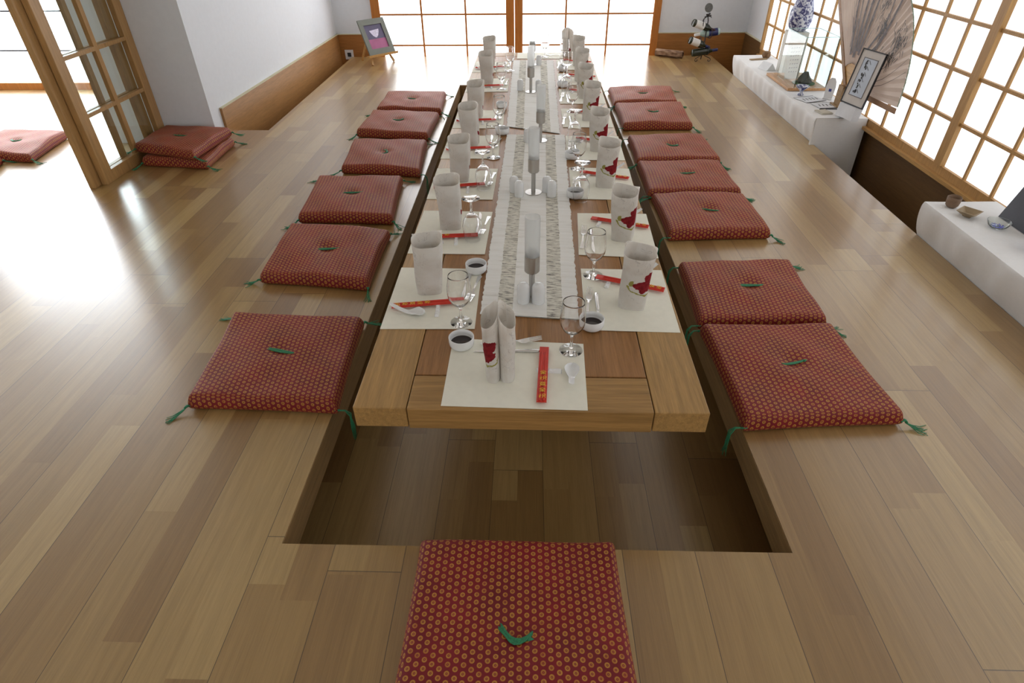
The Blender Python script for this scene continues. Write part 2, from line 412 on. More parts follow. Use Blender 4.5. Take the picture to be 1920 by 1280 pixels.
# left room window
def lwin():
    fr = MB(); y0, y1 = 6.18, 6.26
    fr.box(-6.6, -3.24, y0, y1, 0, .065)
    fr.box(-6.6, -3.24, y0, y1, 2.62, 2.68)
    for x in (-6.57, -3.23): fr.box(x-.03, x+.03, y0, y1, .0, 2.68)
    root = struct('window_2', fr, M_SHOJI_B)
    la = MB()
    for z in (.36, .70, 1.04, 1.38, 1.72, 2.06, 2.40): la.box(-6.6, -3.2, y0+.005, y0+.02, z-.007, z+.007)
    la.build('lattice', M_DARK, root)
    p = MB(); p.box(-6.6, -3.2, 6.21, 6.22, .06, 2.63); p.build('shoji_paper', M_PL, root)
lwin()
# right windows
def rwin(name, y0, y1, first):
    x0 = 2.50; fr = MB()
    fr.box(x0, XR+.03, y0, y1, .135, .185)
    fr.box(x0, XR+.03, y0, y1, 2.52, 2.6)
    fr.box(x0-.01, XR+.03, y1-.035, y1, .185, 2.52); fr.box(x0-.01, XR+.03, y0, y0+.035, .185, 2.52)
    root = struct(name, fr, M_SHOJI_R)
    la = MB(); y = y1-.25
    while y > y0+.06: la.box(x0+.004, x0+.018, y-.009, y+.009, .185, 2.52); y -= .25
    z = .432
    while z < 2.5: la.box(x0+.002, x0+.020, y0+.035, y1-.035, z-.009, z+.009); z += .246
    la.build('lattice', M_SHOJI_R, root)
    p = MB(); p.box(x0+.02, x0+.028, y0+.03, y1-.03, .18, 2.53); p.build('shoji_paper', M_PR, root)
rwin('window_3', 3.60, 7.10, 0); rwin('window_4', -1.0, 3.60, 0)
sl = MB(); sl.box(2.47, XR, -1.0, 7.1, .115, .136); struct('trim_4', sl, M_SILL)
# added glowing panel, unseen behind the viewpoint: fill light for the near floor
p = MB(); p.box(-5, 1.8, -2.99, -2.97, .5, 2.2); o = struct('rear_fill_panel', p, M_PZ)

# wall socket low on the wainscot of the back wall
so = MB(); so.box(-2.265, -2.165, YB-.032, YB-.02, -.05, .055)
so = so.build('wall_socket', M_PORC); tag(so, 'small white wall socket low on the brown wainscot in the back left corner', 'socket')
q = MB(); q.box(-2.237, -2.192, YB-.034, YB-.031, -.02, .025); q.build('socket_insert', M_INK, so)

# ------------------------------------------------------------------ sliding lattice doors (left)
def lattice_door(name, x, y0, y1, label):
    root = thing(name, label, 'door', (x, y0, 0)); L = y1-y0; h = 2.66; t = .04
    def st(n, a): mb = MB(); mb.box(*a); return mb.build(n, M_DOOR, root, bevel=.003)
    st('stile', (0, t, 0, .09, 0, h)); st('stile', (0, t, L-.09, L, 0, h))
    st('bottom_rail', (0, t, .09, L-.09, 0, .075)); st('top_rail', (0, t, .09, L-.09, h-.1, h))
    mu = MB(); c_ = L/2; mu.box(.008, t-.004, c_-.020, c_+.020, .075, h-.1)
    for z in (.42, .755, 1.09, 1.425, 1.76, 2.095, 2.43): mu.box(.008, t-.003, .09, L-.09, z-.012, z+.012)
    mu.build('muntins', M_DOOR, root)
    gl = MB(); gl.box(.003, .006, .088, L-.088, .072, h-.098); gl.build('glass_pane', M_CLEAR, root)
lattice_door('lattice_door', -2.850, 3.70, 4.547, 'glazed pine lattice door beside the stacked red cushions, the panel nearer the room')
lattice_door('lattice_door', -2.895, 3.635, 4.46, 'glazed pine lattice door tucked behind the other, nearer the left room')

# ================================================================== LOW TABLE
TZ = .35
TQ = [(-.497, 1.215), (.512, 1.207), (.555, 6.06), (-.488, 6.08)]
tb = thing('low_dining_table', 'long low oak dining table over the sunken foot pit, set for many diners', 'table', (0.0, 1.2, LOW))
TL = V((0.0, 1.2, LOW))
def lerpx(a, b, y): (x0, y0), (x1, y1) = a, b; return x0+(x1-x0)*(y-y0)/(y1-y0)
def tpart(name, pts, z0, z1, m):
    mb = MB(); mb.prism([(x-TL.x, y-TL.y) for x, y in pts], z0-LOW, z1-LOW); return mb.build(name, m, tb, bevel=.003)
LX = lambda y, o: lerpx(TQ[0], TQ[3], y)+o
RX = lambda y, o: lerpx(TQ[1], TQ[2], y)-o
g_ = .0025; rw = .153
tpart('side_rail', [TQ[0], (LX(1.215, rw), 1.214), (LX(6.08, rw), 6.08), TQ[3]], TZ-.075, TZ, M_TABLE_Y)
tpart('side_rail', [(RX(1.207, rw), 1.208), TQ[1], TQ[2], (RX(6.06, rw), 6.06)], TZ-.075, TZ, M_TABLE_Y)
tpart('end_rail', [(LX(1.215, rw+g_), 1.212), (RX(1.207, rw+g_), 1.207), (RX(1.355, rw+g_), 1.356), (LX(1.358, rw+g_), 1.358)], TZ-.078, TZ, M_TABLE_X)
tpart('end_rail', [(LX(5.92, rw+g_), 5.92), (RX(5.92, rw+g_), 5.92), (RX(6.06, rw+g_), 6.06), (LX(6.07, rw+g_), 6.07)], TZ-.078, TZ, M_TABLE_X)
tpart('centre_panel', [(LX(1.364, rw+g_), 1.364), (RX(1.362, rw+g_), 1.362), (RX(5.915, rw+g_), 5.915), (LX(5.915, rw+g_), 5.915)], TZ-.06, TZ-.0015, M_TABLE_C)
tpart('under_board', [(-.3, 1.3), (.3, 1.3), (.34, 6.0), (-.3, 6.0)], TZ-.10, TZ-.079, M_SKIRT)
for y in (2.0, 4.0, 5.6): tpart('leg', [(-.26, y), (.30, y), (.30, y+.07), (-.26, y+.07)], LOW, TZ-.10, M_SKIRT)

# table runners
def runner(q, label, name='table_runner'):
    cx, cy_ = sum(p[0] for p in q)/4, sum(p[1] for p in q)/4; mb = MB(); nu, nv = 8, 160
    rnd = random.Random(int(cy_*100))
    wl = [rnd.uniform(-.003, .003) for _ in range(nv+1)]
    L = (V(q[3])-V(q[0])).length
    def fn(z):
        def g(u, v):
            a = V(q[0]).lerp(V(q[3]), v); b = V(q[1]).lerp(V(q[2]), v); j = round(v*nv)
            p = a.lerp(b, u)
            return (p.x-cx+wl[j]*(2*u-1), p.y-cy_, z+(.0012*sin(v*L*2*pi/.022)+.0012 if z > .001 else 0))
        return g
    mb.grid(fn(.0025), nu, nv, lambda u, v: (u, v*L)); mb.grid(fn(.0), nu, nv, lambda u, v: (u, v*L))
    e = [fn(.0), fn(.0025)]
    o = mb.build(name, M_RUN, smooth=True); o.location = (cx, cy_, TZ+.0005)
    tag(o, label, 'table runner', 'ribbed table runners down the middle of the table')
runner([(-.165, 1.69), (.176, 1.655), (.212, 3.635), (-.137, 3.64)], 'cream ribbed table runner with two grey dashed bands, under the three nearest candle holders')
runner([(-.145, 3.80), (.185, 3.655), (.205, 5.70), (-.150, 5.72)], 'cream ribbed table runner, laid askew, under the two farthest candle holders')

# ================================================================== TABLEWARE PROTOTYPES
def proto(name, cat, group): return thing(name, '', cat, (0, 0, 0), 0, group)
# placemat
def placemat(q, label):
    cx, cy_ = sum(p[0] for p in q)/4, sum(p[1] for p in q)/4
    mb = MB(); mb.prism([(x-cx, y-cy_) for x, y in q], 0, .0012)
    o = mb.build('placemat', M_MAT); o.location = (cx, cy_, TZ+.0006)
    tag(o, label, 'placemat', 'cream paper placemats on the table'); return cx, cy_

# folded napkin: two upright rolls joined along a crease, front towards -y
def napkin_mesh(seed):
    rnd = random.Random(seed); mb = MB(); H0, H1 = .196, .244; wall = .0015
    a, b = .0250, .054                      # half width and half depth of each roll
    N, K = 40, 12
    ph = rnd.uniform(0, 6)
    def ring(side, inner, z, k):
        t = 2*pi*k/N
        # start at the left-most line, go round by the front
        e = -wall if inner else 0
        q_ = lambda w: math.copysign(abs(w)**.72, w)
        x = -(a+e)*q_(cos(t)); y = -(b+e)*q_(sin(t))
        # flatten towards the crease and pull the front edge in
        x += side*(a-.001)
        if side > 0: x = side*(a-.001)-(a+e)*q_(cos(t))
        tp = .86+.16*min(1, z/.2); x *= tp*(1+.03*sin(3*z*18+ph)); y *= (tp-.03)*(1+.03*sin(z*30+ph+side))
        return x, y
    def top(x, y):
        c = max(0, 1-abs(x)/.05); d = (y+b)/(2*b)
        return H0+(H1-H0)*(c**.9)*(.72+.28*d)+.003*sin(x*130+ph)
    for side in (-1, 1):
        for inner in (0, 1):
            idx = []
            for k in range(N+1):
                col = []
                for j in range(K+1):
                    x, y = ring(side, inner, .2*j/K, k % N)
                    if side > 0 and inner == 0: pass
                    z = top(x, y)*j/K
                    lean = .004*sin(z*12+ph)
                    col.append(mb.vert((x+lean*.4, y+lean, z)))
                idx.append(col)
            cum = [0]
            for k in range(N*4):
                t0_ = 2*pi*(k+.5)/(N*4); cum.append(cum[-1]+2*pi/(N*4)*sqrt((a*sin(t0_))**2+(b*cos(t0_))**2))
            P = cum[-1]
            for k in range(N):
                for j in range(K):
                    q = [(k, j), (k+1, j), (k+1, j+1), (k, j+1)]
                    def uvq(kk, jj):
                        uu = kk/N; al = cum[kk*4]/P
                        if side < 0: u_ = (al if uu < .75 else al-1)*P
                        else: u_ = ((al if uu < .75 else al-1)*P)+.1+ (0 if uu < .25 else .3)
                        return (u_, .235*jj/K)
                    if k+1 == int(.75*N)+0 and False: pass
                    us = [uvq(kk, jj) for kk, jj in q]
                    # avoid a seam jump inside one face
                    if max(u[0] for u in us)-min(u[0] for u in us) > .02:
                        m_ = us[0][0]; us = [(m_+(P/N if i in (1, 2) else 0), u[1]) for i, u in enumerate(us)]
                    f_ = [idx[p][r] for p, r in q]
                    mb.face(f_[::-1] if inner else f_, us[::-1] if inner else us)
    return mb.data('napkin', M_NAP, smooth=True)
napkin_meshes = [napkin_mesh(s) for s in range(4)]
nap_i = [0]
def napkin(label, loc, rz):
    me = napkin_meshes[nap_i[0] % 4]; nap_i[0] += 1
    o = bpy.data.objects.new('folded_napkin', me); COL.objects.link(o); place(o, loc, rz)
    tag(o, label, 'napkin', 'cream folded napkins standing on the placemats'); return o

def strokes(mb, cx, cy_, s, seed, z):
    rnd = random.Random(seed); t = .085*s; z1 = z+.0003
    def h(x0, x1, y): mb.box(cx+x0*s, cx+x1*s, cy_+y*s-t/2, cy_+y*s+t/2, z, z1)
    def v(x, y0, y1): mb.box(cx+x*s-t/2, cx+x*s+t/2, cy_+y0*s, cy_+y1*s, z, z1)
    def d(x0, y0, x1, y1): mb.bar((cx+x0*s, cy_+y0*s, z+.0002), (cx+x1*s, cy_+y1*s, z+.0002), t, .0003)
    k = seed % 3
    if k == 0:      # two-part character: dot and hooks on the left, box on the right
        d(-.38, .42, -.22, .26); h(-.5, -.1, .1); v(-.3, -.45, .1); d(-.3, -.05, -.5, -.3); h(.05, .5, .42); h(.05, .5, .05); v(.07, .05, .42); v(.48, .05, .42); d(.18, .05, .0, -.45); d(.36, .05, .5, -.42)
    elif k == 1:    # roof over crossing strokes
        d(0, .5, -.5, .12); d(0, .5, .5, .12); h(-.3, .3, .12); h(-.42, .42, -.12); v(0, -.5, .12); d(0, -.14, -.4, -.45); d(0, -.14, .4, -.45)
    else:
        h(-.5, .5, .36); v(-.2, .22, .5); v(.2, .22, .5); h(-.36, .36, .12); v(-.36, -.12, .12); v(.36, -.12, .12); h(-.36, .36, -.12); d(-.1, -.15, -.45, -.48); d(.1, -.15, .48, -.46); h(-.2, .2, -.3)
# chopstick packet, characters towards -y
cps = proto('chopstick_packet', 'chopsticks', 'red chopstick packets laid at the place settings')
mb = MB(); mb.prism([(-.0145, -.128), (.0145, -.128), (.0145, .128), (-.0145, .128)], .009, .0125)
mb.tube([(-.006, -.125, .0125), (-.006, .1, .0125)], .0035, 8); mb.tube([(.006, -.125, .0125), (.006, .1, .0125)], .0035, 8)
wrp = mb.build('wrapper', M_REDP, cps)
mb = MB()
for k in range(5): strokes(mb, .001, -.108+.0262*k, .019, k+3, .0163)
mb.build('characters', M_YEL, wrp)
K_CHOP = Kit(cps)
# chopstick rest along x
rst = proto('chopstick_rest', 'chopstick rest', 'white porcelain chopstick rests')
mb = MB(); prof = [(-.039, .0), (-.036, .009), (-.022, .0095), (-.008, .0065), (0, .0085), (.008, .0065), (.022, .0095), (.036, .009), (.039, 0)]
for (x0, z0), (x1, z1) in zip(prof, prof[1:]):
    mb.hexa([(x0, -.008, 0), (x1, -.008, 0), (x1, .008, 0), (x0, .008, 0)], [(x0, -.005, z0), (x1, -.005, z1), (x1, .005, z1), (x0, .005, z0)])
mb.build('rest_body', M_PORC, rst, smooth=30); K_REST = Kit(rst)
# porcelain spoon: bowl at +y, handle rising towards -y
spn = proto('soup_spoon', 'spoon', 'white porcelain soup spoons')
def spoon_shape():
    mb = MB(); n = 22
    def w(s):
        if s < .25: return .0015+.0205*sqrt(max(0, 1-((s-.25)/.25)**2))
        if s < .55: return .0085+.0135*(.5+.5*cos((s-.25)/.30*pi))
        return .0085-.001*(s-.55)
    def cen(s): return (.055-.125*s, .004+(.0 if s < .45 else .030*((s-.45)/.55)**1.3))
    def top(u, v):
        s = v; yy, zz = cen(s); ww = w(s)*(1-.12*(s > .95)) + .0005; a = (u*2-1)
        depth = .011*max(0, 1-abs(s-.22)/.30) + .0015
        return (a*ww, yy, zz+depth*(a*a)+ (0.004*max(0, 1-s/.08)) + .001)
    def bot(u, v):
        x, y, z = top(u, v); return (x*1.0, y, z-.0022)
    mb.grid(top, 10, n); mb.grid(lambda u, v: bot(1-u, v), 10, n)
    for u in (0, 1):
        mb.grid(lambda a, v: tuple(V(bot(u, v)).lerp(V(top(u, v)), a if u else 1-a)), 1, n)
    for v in (0, 1): mb.grid(lambda a, b: tuple(V(bot(b, v)).lerp(V(top(b, v)), a if v else 1-a)), 1, 10)
    return mb
spoon_shape().build('spoon_body', M_PORC, spn, smooth=True); K_SPOON = Kit(spn)
# fork: tines at -y
frk = proto('fork', 'fork', 'steel forks')
mb = MB()
def strip(pts):               # (y, halfwidth, z) with thickness
    for (y0, w0, z0), (y1, w1, z1) in zip(pts, pts[1:]):
        mb.hexa([(-w0, y0, z0), (w0, y0, z0), (w1, y1, z1), (-w1, y1, z1)], [(-w0, y0, z0+.002), (w0, y0, z0+.002), (w1, y1, z1+.002), (-w1, y1, z1+.002)])
strip([(-.058, .011, .0065), (-.045, .0125, .003), (-.032, .0105, .0015), (-.02, .004, .004), (.0, .003, .008), (.05, .0045, .006), (.095, .0085, .0015), (.1, .006, .001)])
for k in range(4):
    x = -.0093+.0062*k
    mb.hexa([(x-.0012, -.098, .013), (x+.0012, -.098, .013), (x+.0017, -.058, .0065), (x-.0017, -.058, .0065)], [(x-.0012, -.098, .0145), (x+.0012, -.098, .0145), (x+.0017, -.058, .0085), (x-.0017, -.058, .0085)])
mb.build('fork_body', M_STEEL, frk); K_FORK = Kit(frk)
# knife: blade at +y
knf = proto('table_knife', 'knife', 'steel table knives')
mb = MB(); mb.tube([(0, -.105, .004), (0, -.09, .005), (0, -.03, .0045), (0, -.005, .004), (0, .005, .003)], [.005, .0075, .0055, .005, .004], 10, .55); mb.build('handle', M_STEEL, knf, smooth=40)
mb = MB(); mb.prism([(-.004, .004), (.005, .004), (.009, .05), (.008, .085), (.001, .104), (-.004, .108), (-.005, .06)], .002, .0035); mb.build('blade', M_STEEL, knf); K_KNIFE = Kit(knf)
# soy dish
soy = proto('soy_sauce_dish', 'sauce dish', 'white dishes of soy sauce')
mb = MB(); mb.lathe([(0, .0), (.030, .0), (.033, .002), (.0362, .008), (.0372, .016), (.0372, .031), (.0358, .0325), (.0338, .031), (.0335, .018), (.031, .010), (.02, .006), (0, .005)], 36)
mb.build('dish', M_PORC, soy, smooth=True)
mb = MB(); mb.lathe([(0, .0125), (.0318, .0125)], 32); mb.build('soy_sauce', M_SOY, soy); K_SOY = Kit(soy)
for ch in soy.children:
    for v_ in ch.data.vertices: v_.co *= 1.1
# wine glass
wgl = proto('wine_glass', 'wine glass', 'clear stemmed wine glasses')
mb = MB()
gp = [(0, 0), (.035, 0), (.037, .001), (.0365, .0022), (.02, .0055), (.007, .011), (.0045, .022), (.0042, .045), (.0055, .060), (.014, .068), (.028, .082), (.0375, .100), (.0405, .120), (.0390, .145), (.0355, .168), (.0340, .179), (.0335, .1838), (.0331, .1845), (.0326, .1838), (.0330, .179), (.0345, .168), (.0378, .145), (.0392, .120), (.0362, .101), (.0268, .084), (.0132, .0705), (0, .068)]
mb.lathe(gp, 40)
mb.build('glass_body', M_WG, wgl, smooth=50)
K_GLASS = Kit(wgl)
# candle holder
can = proto('candle_holder', 'candle holder', 'brushed steel candle holders with frosted glass tubes')
mb = MB(); mb.lathe([(0, 0), (.041, 0), (.0415, .002), (.040, .0035), (0, .004)], 40); mb.build('base_disc', M_BRUSH, can, smooth=30)
mb = MB(); mb.lathe([(.0105, .003), (.0105, .105)], 24); mb.build('stem', M_BRUSH, can, smooth=30)
mb = MB(); mb.lathe([(0, .103), (.022, .103), (.0265, .108), (.0265, .168), (.0245, .168), (.0245, .112), (0, .112)], 36); mb.build('cup', M_BRUSH, can, smooth=40)
mb = MB(); mb.lathe([(.0, .112), (.0205, .112), (.0205, .184), (0, .184)], 28); mb.build('tealight', M_WAX, can, smooth=30)
mb = MB(); mb.lathe([(.0235, .125), (.0258, .169), (.0262, .31), (.0245, .312), (.0240, .169), (.0225, .125)], 36); mb.build('frosted_tube', M_FROST, can, smooth=40)
K_CAN = Kit(can)
# shaker
shk = proto('salt_shaker', 'shaker', 'white porcelain salt and pepper shakers')
mb = MB(); mb.lathe([(0, 0), (.0195, 0), (.0205, .003), (.0205, .055), (.0195, .066), (.015, .074), (.007, .078), (0, .0785)], 28); shb = mb.build('shaker_body', M_PORC, shk, smooth=True)
mb = MB()
for a in range(3): mb.lathe([(0, .0786), (.0012, .0786)], 8, (.004*cos(a*2.1), .004*sin(a*2.1), -.0004))
mb.build('holes', M_INK, shb); K_SHK = Kit(shk)
for ch in shk.children:
    for v_ in ch.data.vertices: v_.co.x *= 1.1; v_.co.y *= 1.1

# ================================================================== PLACE SETTINGS
ORD = ['nearest']+[k+' nearest' for k in ('second', 'third', 'fourth', 'fifth', 'sixth', 'seventh', 'eighth')]
left = [dict(q=[(-.496, 1.595), (-.178, 1.60), (-.180, 2.0), (-.497, 2.008)], g=(-.226, 1.637, 0)),
        dict(q=[(-.493, 2.123), (-.177, 2.12), (-.167, 2.525), (-.486, 2.538)], g=(-.236, 2.25, 1)),
        dict(q=[(-.493, 2.669), (-.174, 2.664), (-.167, 3.07), (-.493, 3.074)], g=(-.225, 2.80, 1)),
        dict(q=[(-.494, 3.22), (-.173, 3.226), (-.177, 3.62), (-.49, 3.625)], g=(-.200, 3.24, 0)),
        dict(q=[(-.488, 3.771), (-.168, 3.765), (-.172, 4.16), (-.486, 4.17)], g=(-.190, 3.80, 0)),
        dict(q=[(-.482, 4.641), (-.166, 4.654), (-.167, 5.06), (-.482, 5.06)], g=(-.215, 4.72, 0)),
        dict(q=[(-.485, 5.272), (-.168, 5.27), (-.17, 5.67), (-.482, 5.68)], g=(-.165, 5.32, 0))]
right = [dict(q=[(.193, 1.60), (.505, 1.589), (.514, 1.999), (.204, 2.008)], g=(.247, 1.955, 0)),
         dict(q=[(.203, 2.12), (.519, 2.094), (.534, 2.509), (.222, 2.515)], g=(.245, 2.66, 1)),
         dict(q=[(.205, 2.677), (.516, 2.662), (.53, 3.073), (.212, 3.09)], g=(.257, 3.07, 0)),
         dict(q=[(.205, 3.208), (.526, 3.199), (.536, 3.609), (.219, 3.62)], g=(.262, 3.50, 1)),
         dict(q=[(.210, 3.79), (.525, 3.78), (.535, 4.19), (.214, 4.20)], g=(.285, 4.12, 0)),
         dict(q=[(.213, 4.324), (.53, 4.32), (.54, 4.72), (.217, 4.721)], g=(.270, 4.66, 1)),
         dict(q=[(.216, 4.825), (.53, 4.82), (.545, 5.22), (.222, 5.226)], g=(.275, 5.16, 0)),
         dict(q=[(.230, 5.359), (.54, 5.35), (.548, 5.75), (.235, 5.753)], g=(.30, 5.66, 0))]
rnd = random.Random(11)
ZM = TZ+.002
def setting(row, i, d, flip):
    where = '%s placemat on the %s' % (ORD[i], row)
    cx, cy_ = placemat(d['q'], 'cream paper placemat, %s one along the %s side of the table' % (ORD[i], row))
    s = -1 if flip else 1; base = pi if flip else 0
    P = lambda dx, dy, z=ZM: (cx+s*dx, cy_+s*dy, z)
    j = lambda k=.006: rnd.uniform(-k, k)
    napkin(('cream folded napkin with red flower, on the ' if flip else 'cream folded napkin standing on the ')+where, P(-.02+j(), (.045 if not flip else .035)+j()), base-pi/2+rnd.uniform(-.12, .12)+(0 if not flip else -.15))
    K_CHOP.put('red chopstick packet with yellow characters on the '+where, P(-.027+j(), -.090+j()) if flip else P(-.014+j(), -.062+j()), base-pi/2+(radians(-22) if flip else radians(8.5))+rnd.uniform(-.05, .05))
    K_REST.put('small white chopstick rest on the '+where, P(.055+j(), -.100, ZM) if flip else P(.025+j(), -.094, ZM), base+pi/2+(-.35 if flip else .05))
    K_SPOON.put('white porcelain soup spoon on the '+where, P(-.070+j(), -.155+j(.004), ZM) if flip else P(-.072+j(), -.115+j(.004), ZM), base-pi/2+(.42 if flip else -.18)+j(.05))
    K_FORK.put('steel fork on the '+where, P(.143+j(.004), .045+j()), base-.12+j(.04))
    K_KNIFE.put('steel table knife on the '+where, P(.107+j(.004), .08+j()), base+.0+j(.05))
    gx, gy, inv = d['g']
    if inv: K_GLASS.put('wine glass standing upside down by the '+where, (gx, gy, TZ+.187), 0, (pi, 0, 0))
    else: K_GLASS.put('upright wine glass by the '+where, (gx, gy, ZM), 0)
for i, d in enumerate(left): setting('left', i, d, False)
for i, d in enumerate(right): setting('right', i, d, True)
# head of the table, near end
placemat([(-.245, 1.224), (.171, 1.212), (.180, 1.522), (-.244, 1.545)], 'cream paper placemat at the near end of the table')
napkin('cream folded napkin with red flower at the near end of the table', (-.083, 1.365, ZM), .05)
K_CHOP.put('red chopstick packet with yellow characters at the near end of the table', (.047, 1.36, ZM), -.05)
K_REST.put('small white chopstick rest partly under the packet at the near table end', (.066, 1.381, ZM), -.08)
K_SPOON.put('white porcelain soup spoon beside the packet at the near table end', (.133, 1.355, ZM), -.08)
K_FORK.put('steel fork lying crosswise behind the napkin at the near table end', (-.052, 1.520, ZM+.004), pi/2+.10)
K_KNIFE.put('steel knife lying crosswise behind the napkin at the near table end', (-.064, 1.476, ZM), pi/2+.02)
K_GLASS.put('upright wine glass at the near end of the table', (.138, 1.487, ZM), 0)
# far end
placemat([(-.12, 5.80), (.29, 5.79), (.29, 6.04), (-.12, 6.05)], 'cream paper placemat at the far end of the table')
napkin('cream folded napkin at the far end of the table', (.335, 5.90, ZM), pi+.2)
K_GLASS.put('upright wine glass at the far end of the table', (.132, 5.86, ZM), 0)
K_FORK.put('steel fork on the far placemat of the table', (.22, 5.93, ZM), -pi/2)
# soy dishes
for (x, y, lab) in ((-.212, 1.508, 'beside the near end placemat, left of the napkin'), (-.201, 1.984, 'between the first and second placemats of the left row'),
                    (.214, 1.618, 'on the first right placemat, behind the near wine glass'), (.222, 2.70, 'between the second and third placemats of the right row'),
                    (.238, 3.235, 'between the third and fourth placemats of the right row'), (-.165, 3.66, 'by the fourth placemat of the left row'),
                    (-.196, 4.216, 'beyond the fifth placemat of the left row'), (.250, 4.80, 'between the sixth and seventh placemats of the right row'), (.276, 5.31, 'between the seventh and eighth placemats of the right row')):
    inside = (x > 0 and any(d['q'][0][1] < y-.02 and y < d['q'][3][1] for d in right)) or (x < 0 and any(d['q'][0][1] < y+.03 and y-.03 < d['q'][3][1] for d in left)) or y < 1.6
    K_SOY.put('white dish of soy sauce '+lab, (x, y, ZM+.0005))
# candle holders
for i, (x, y) in enumerate(((.013, 1.80), (.021, 2.745), (.064, 3.52), (.006, 4.63), (.018, 5.53))):
    K_CAN.put('steel candle holder with frosted glass tube, %s' % ['nearest of the five', 'second nearest of the five', 'middle one of the five', 'second farthest of the five', 'farthest of the five'][i], (x, y, TZ+.004), i)
for (x, y, lab) in ((-.017, 1.765, 'left of the pair before the nearest candle holder'), (.036, 1.763, 'right of the pair before the nearest candle holder'),
                    (-.073, 2.755, 'rear one, left of the second candle holder'), (-.048, 2.70, 'front one, left of the second candle holder'),
                    (.087, 2.755, 'rear one, right of the second candle holder'), (.109, 2.70, 'front one, right of the second candle holder'),
                    (-.012, 3.50, 'left of the middle candle holder'), (-.073, 4.68, 'left of the second farthest candle holder'), (.063, 4.67, 'right of the second farthest candle holder'), (.075, 5.53, 'right of the farthest candle holder')):
    K_SHK.put('white porcelain shaker, '+lab, (x, y, TZ+.004))

# ================================================================== CUSHIONS
def corner_tassel(seed):
    r = random.Random(seed); mb = MB()
    mb.tube([(0, 0, .004), (.012, .004, .006), (.02, .0, .0)], [.004, .005, .003], 6)
    mb.tube([(0, -.006, .002), (.008, .006, .008), (-.002, .004, .0)], .003, 6)
    for k in range(7):
        a = r.uniform(-.5, .5); L = r.uniform(.05, .085); b = r.uniform(-.02, .02)
        mb.tube([(.012, 0, .0), (.03, .3*b, -.006), (.03+L*.5*cos(a), b+L*.4*sin(a), -.018), (.03+L*.8*cos(a), b+L*.9*sin(a), -.020)], [.002, .0018, .0016, .001], 5)
    return mb.data('corner_tassel', M_GREEN, smooth=True)
def hang_tassel(seed):
    r = random.Random(seed); mb = MB()
    mb.tube([(-.01, 0, .004), (.012, .002, .002)], [.004, .004], 6)
    for k in range(7):
        a = r.uniform(-.015, .015); L = r.uniform(.09, .13); b = r.uniform(-.012, .012)
        mb.tube([(.0, 0, .003), (.03, b*.3, .002), (.045, b, -.02), (.046+a*.4, b+a, -.02-L*.5), (.045, b+a*1.6, -.02-L)], [.002, .0018, .0017, .0015, .001], 5)
    return mb.data('corner_tassel', M_GREEN, smooth=True)
def button_tassel(seed, L, curve):
    r = random.Random(seed); mb = MB()
    mb.tube([(L/2-.008, -.003, .004), (L/2+.004, 0, .007), (L/2-.006, .004, .004)], .005, 6)
    for k in range(9):
        w = r.uniform(-.006, .006); e = r.uniform(0, .012)
        pts = []
        for i in range(7):
            s = i/6-.5; pts.append(((s*L)-(e if i == 0 else 0), w*(1.2-abs(s))+curve*(s*s*4-.5)+(w*.9 if i == 0 else 0), .004+abs(w)*.25+.002*r.random()))
        mb.tube(pts, .003, 5)
    return mb.data('button_tassel', M_GREEN, smooth=True)
CT = [corner_tassel(s) for s in range(3)]; HT = [hang_tassel(s) for s in range(2)]
BT = [button_tassel(0, .095, .006), button_tassel(1, .12, 0), button_tassel(2, .075, .030), button_tassel(3, .085, .034)]
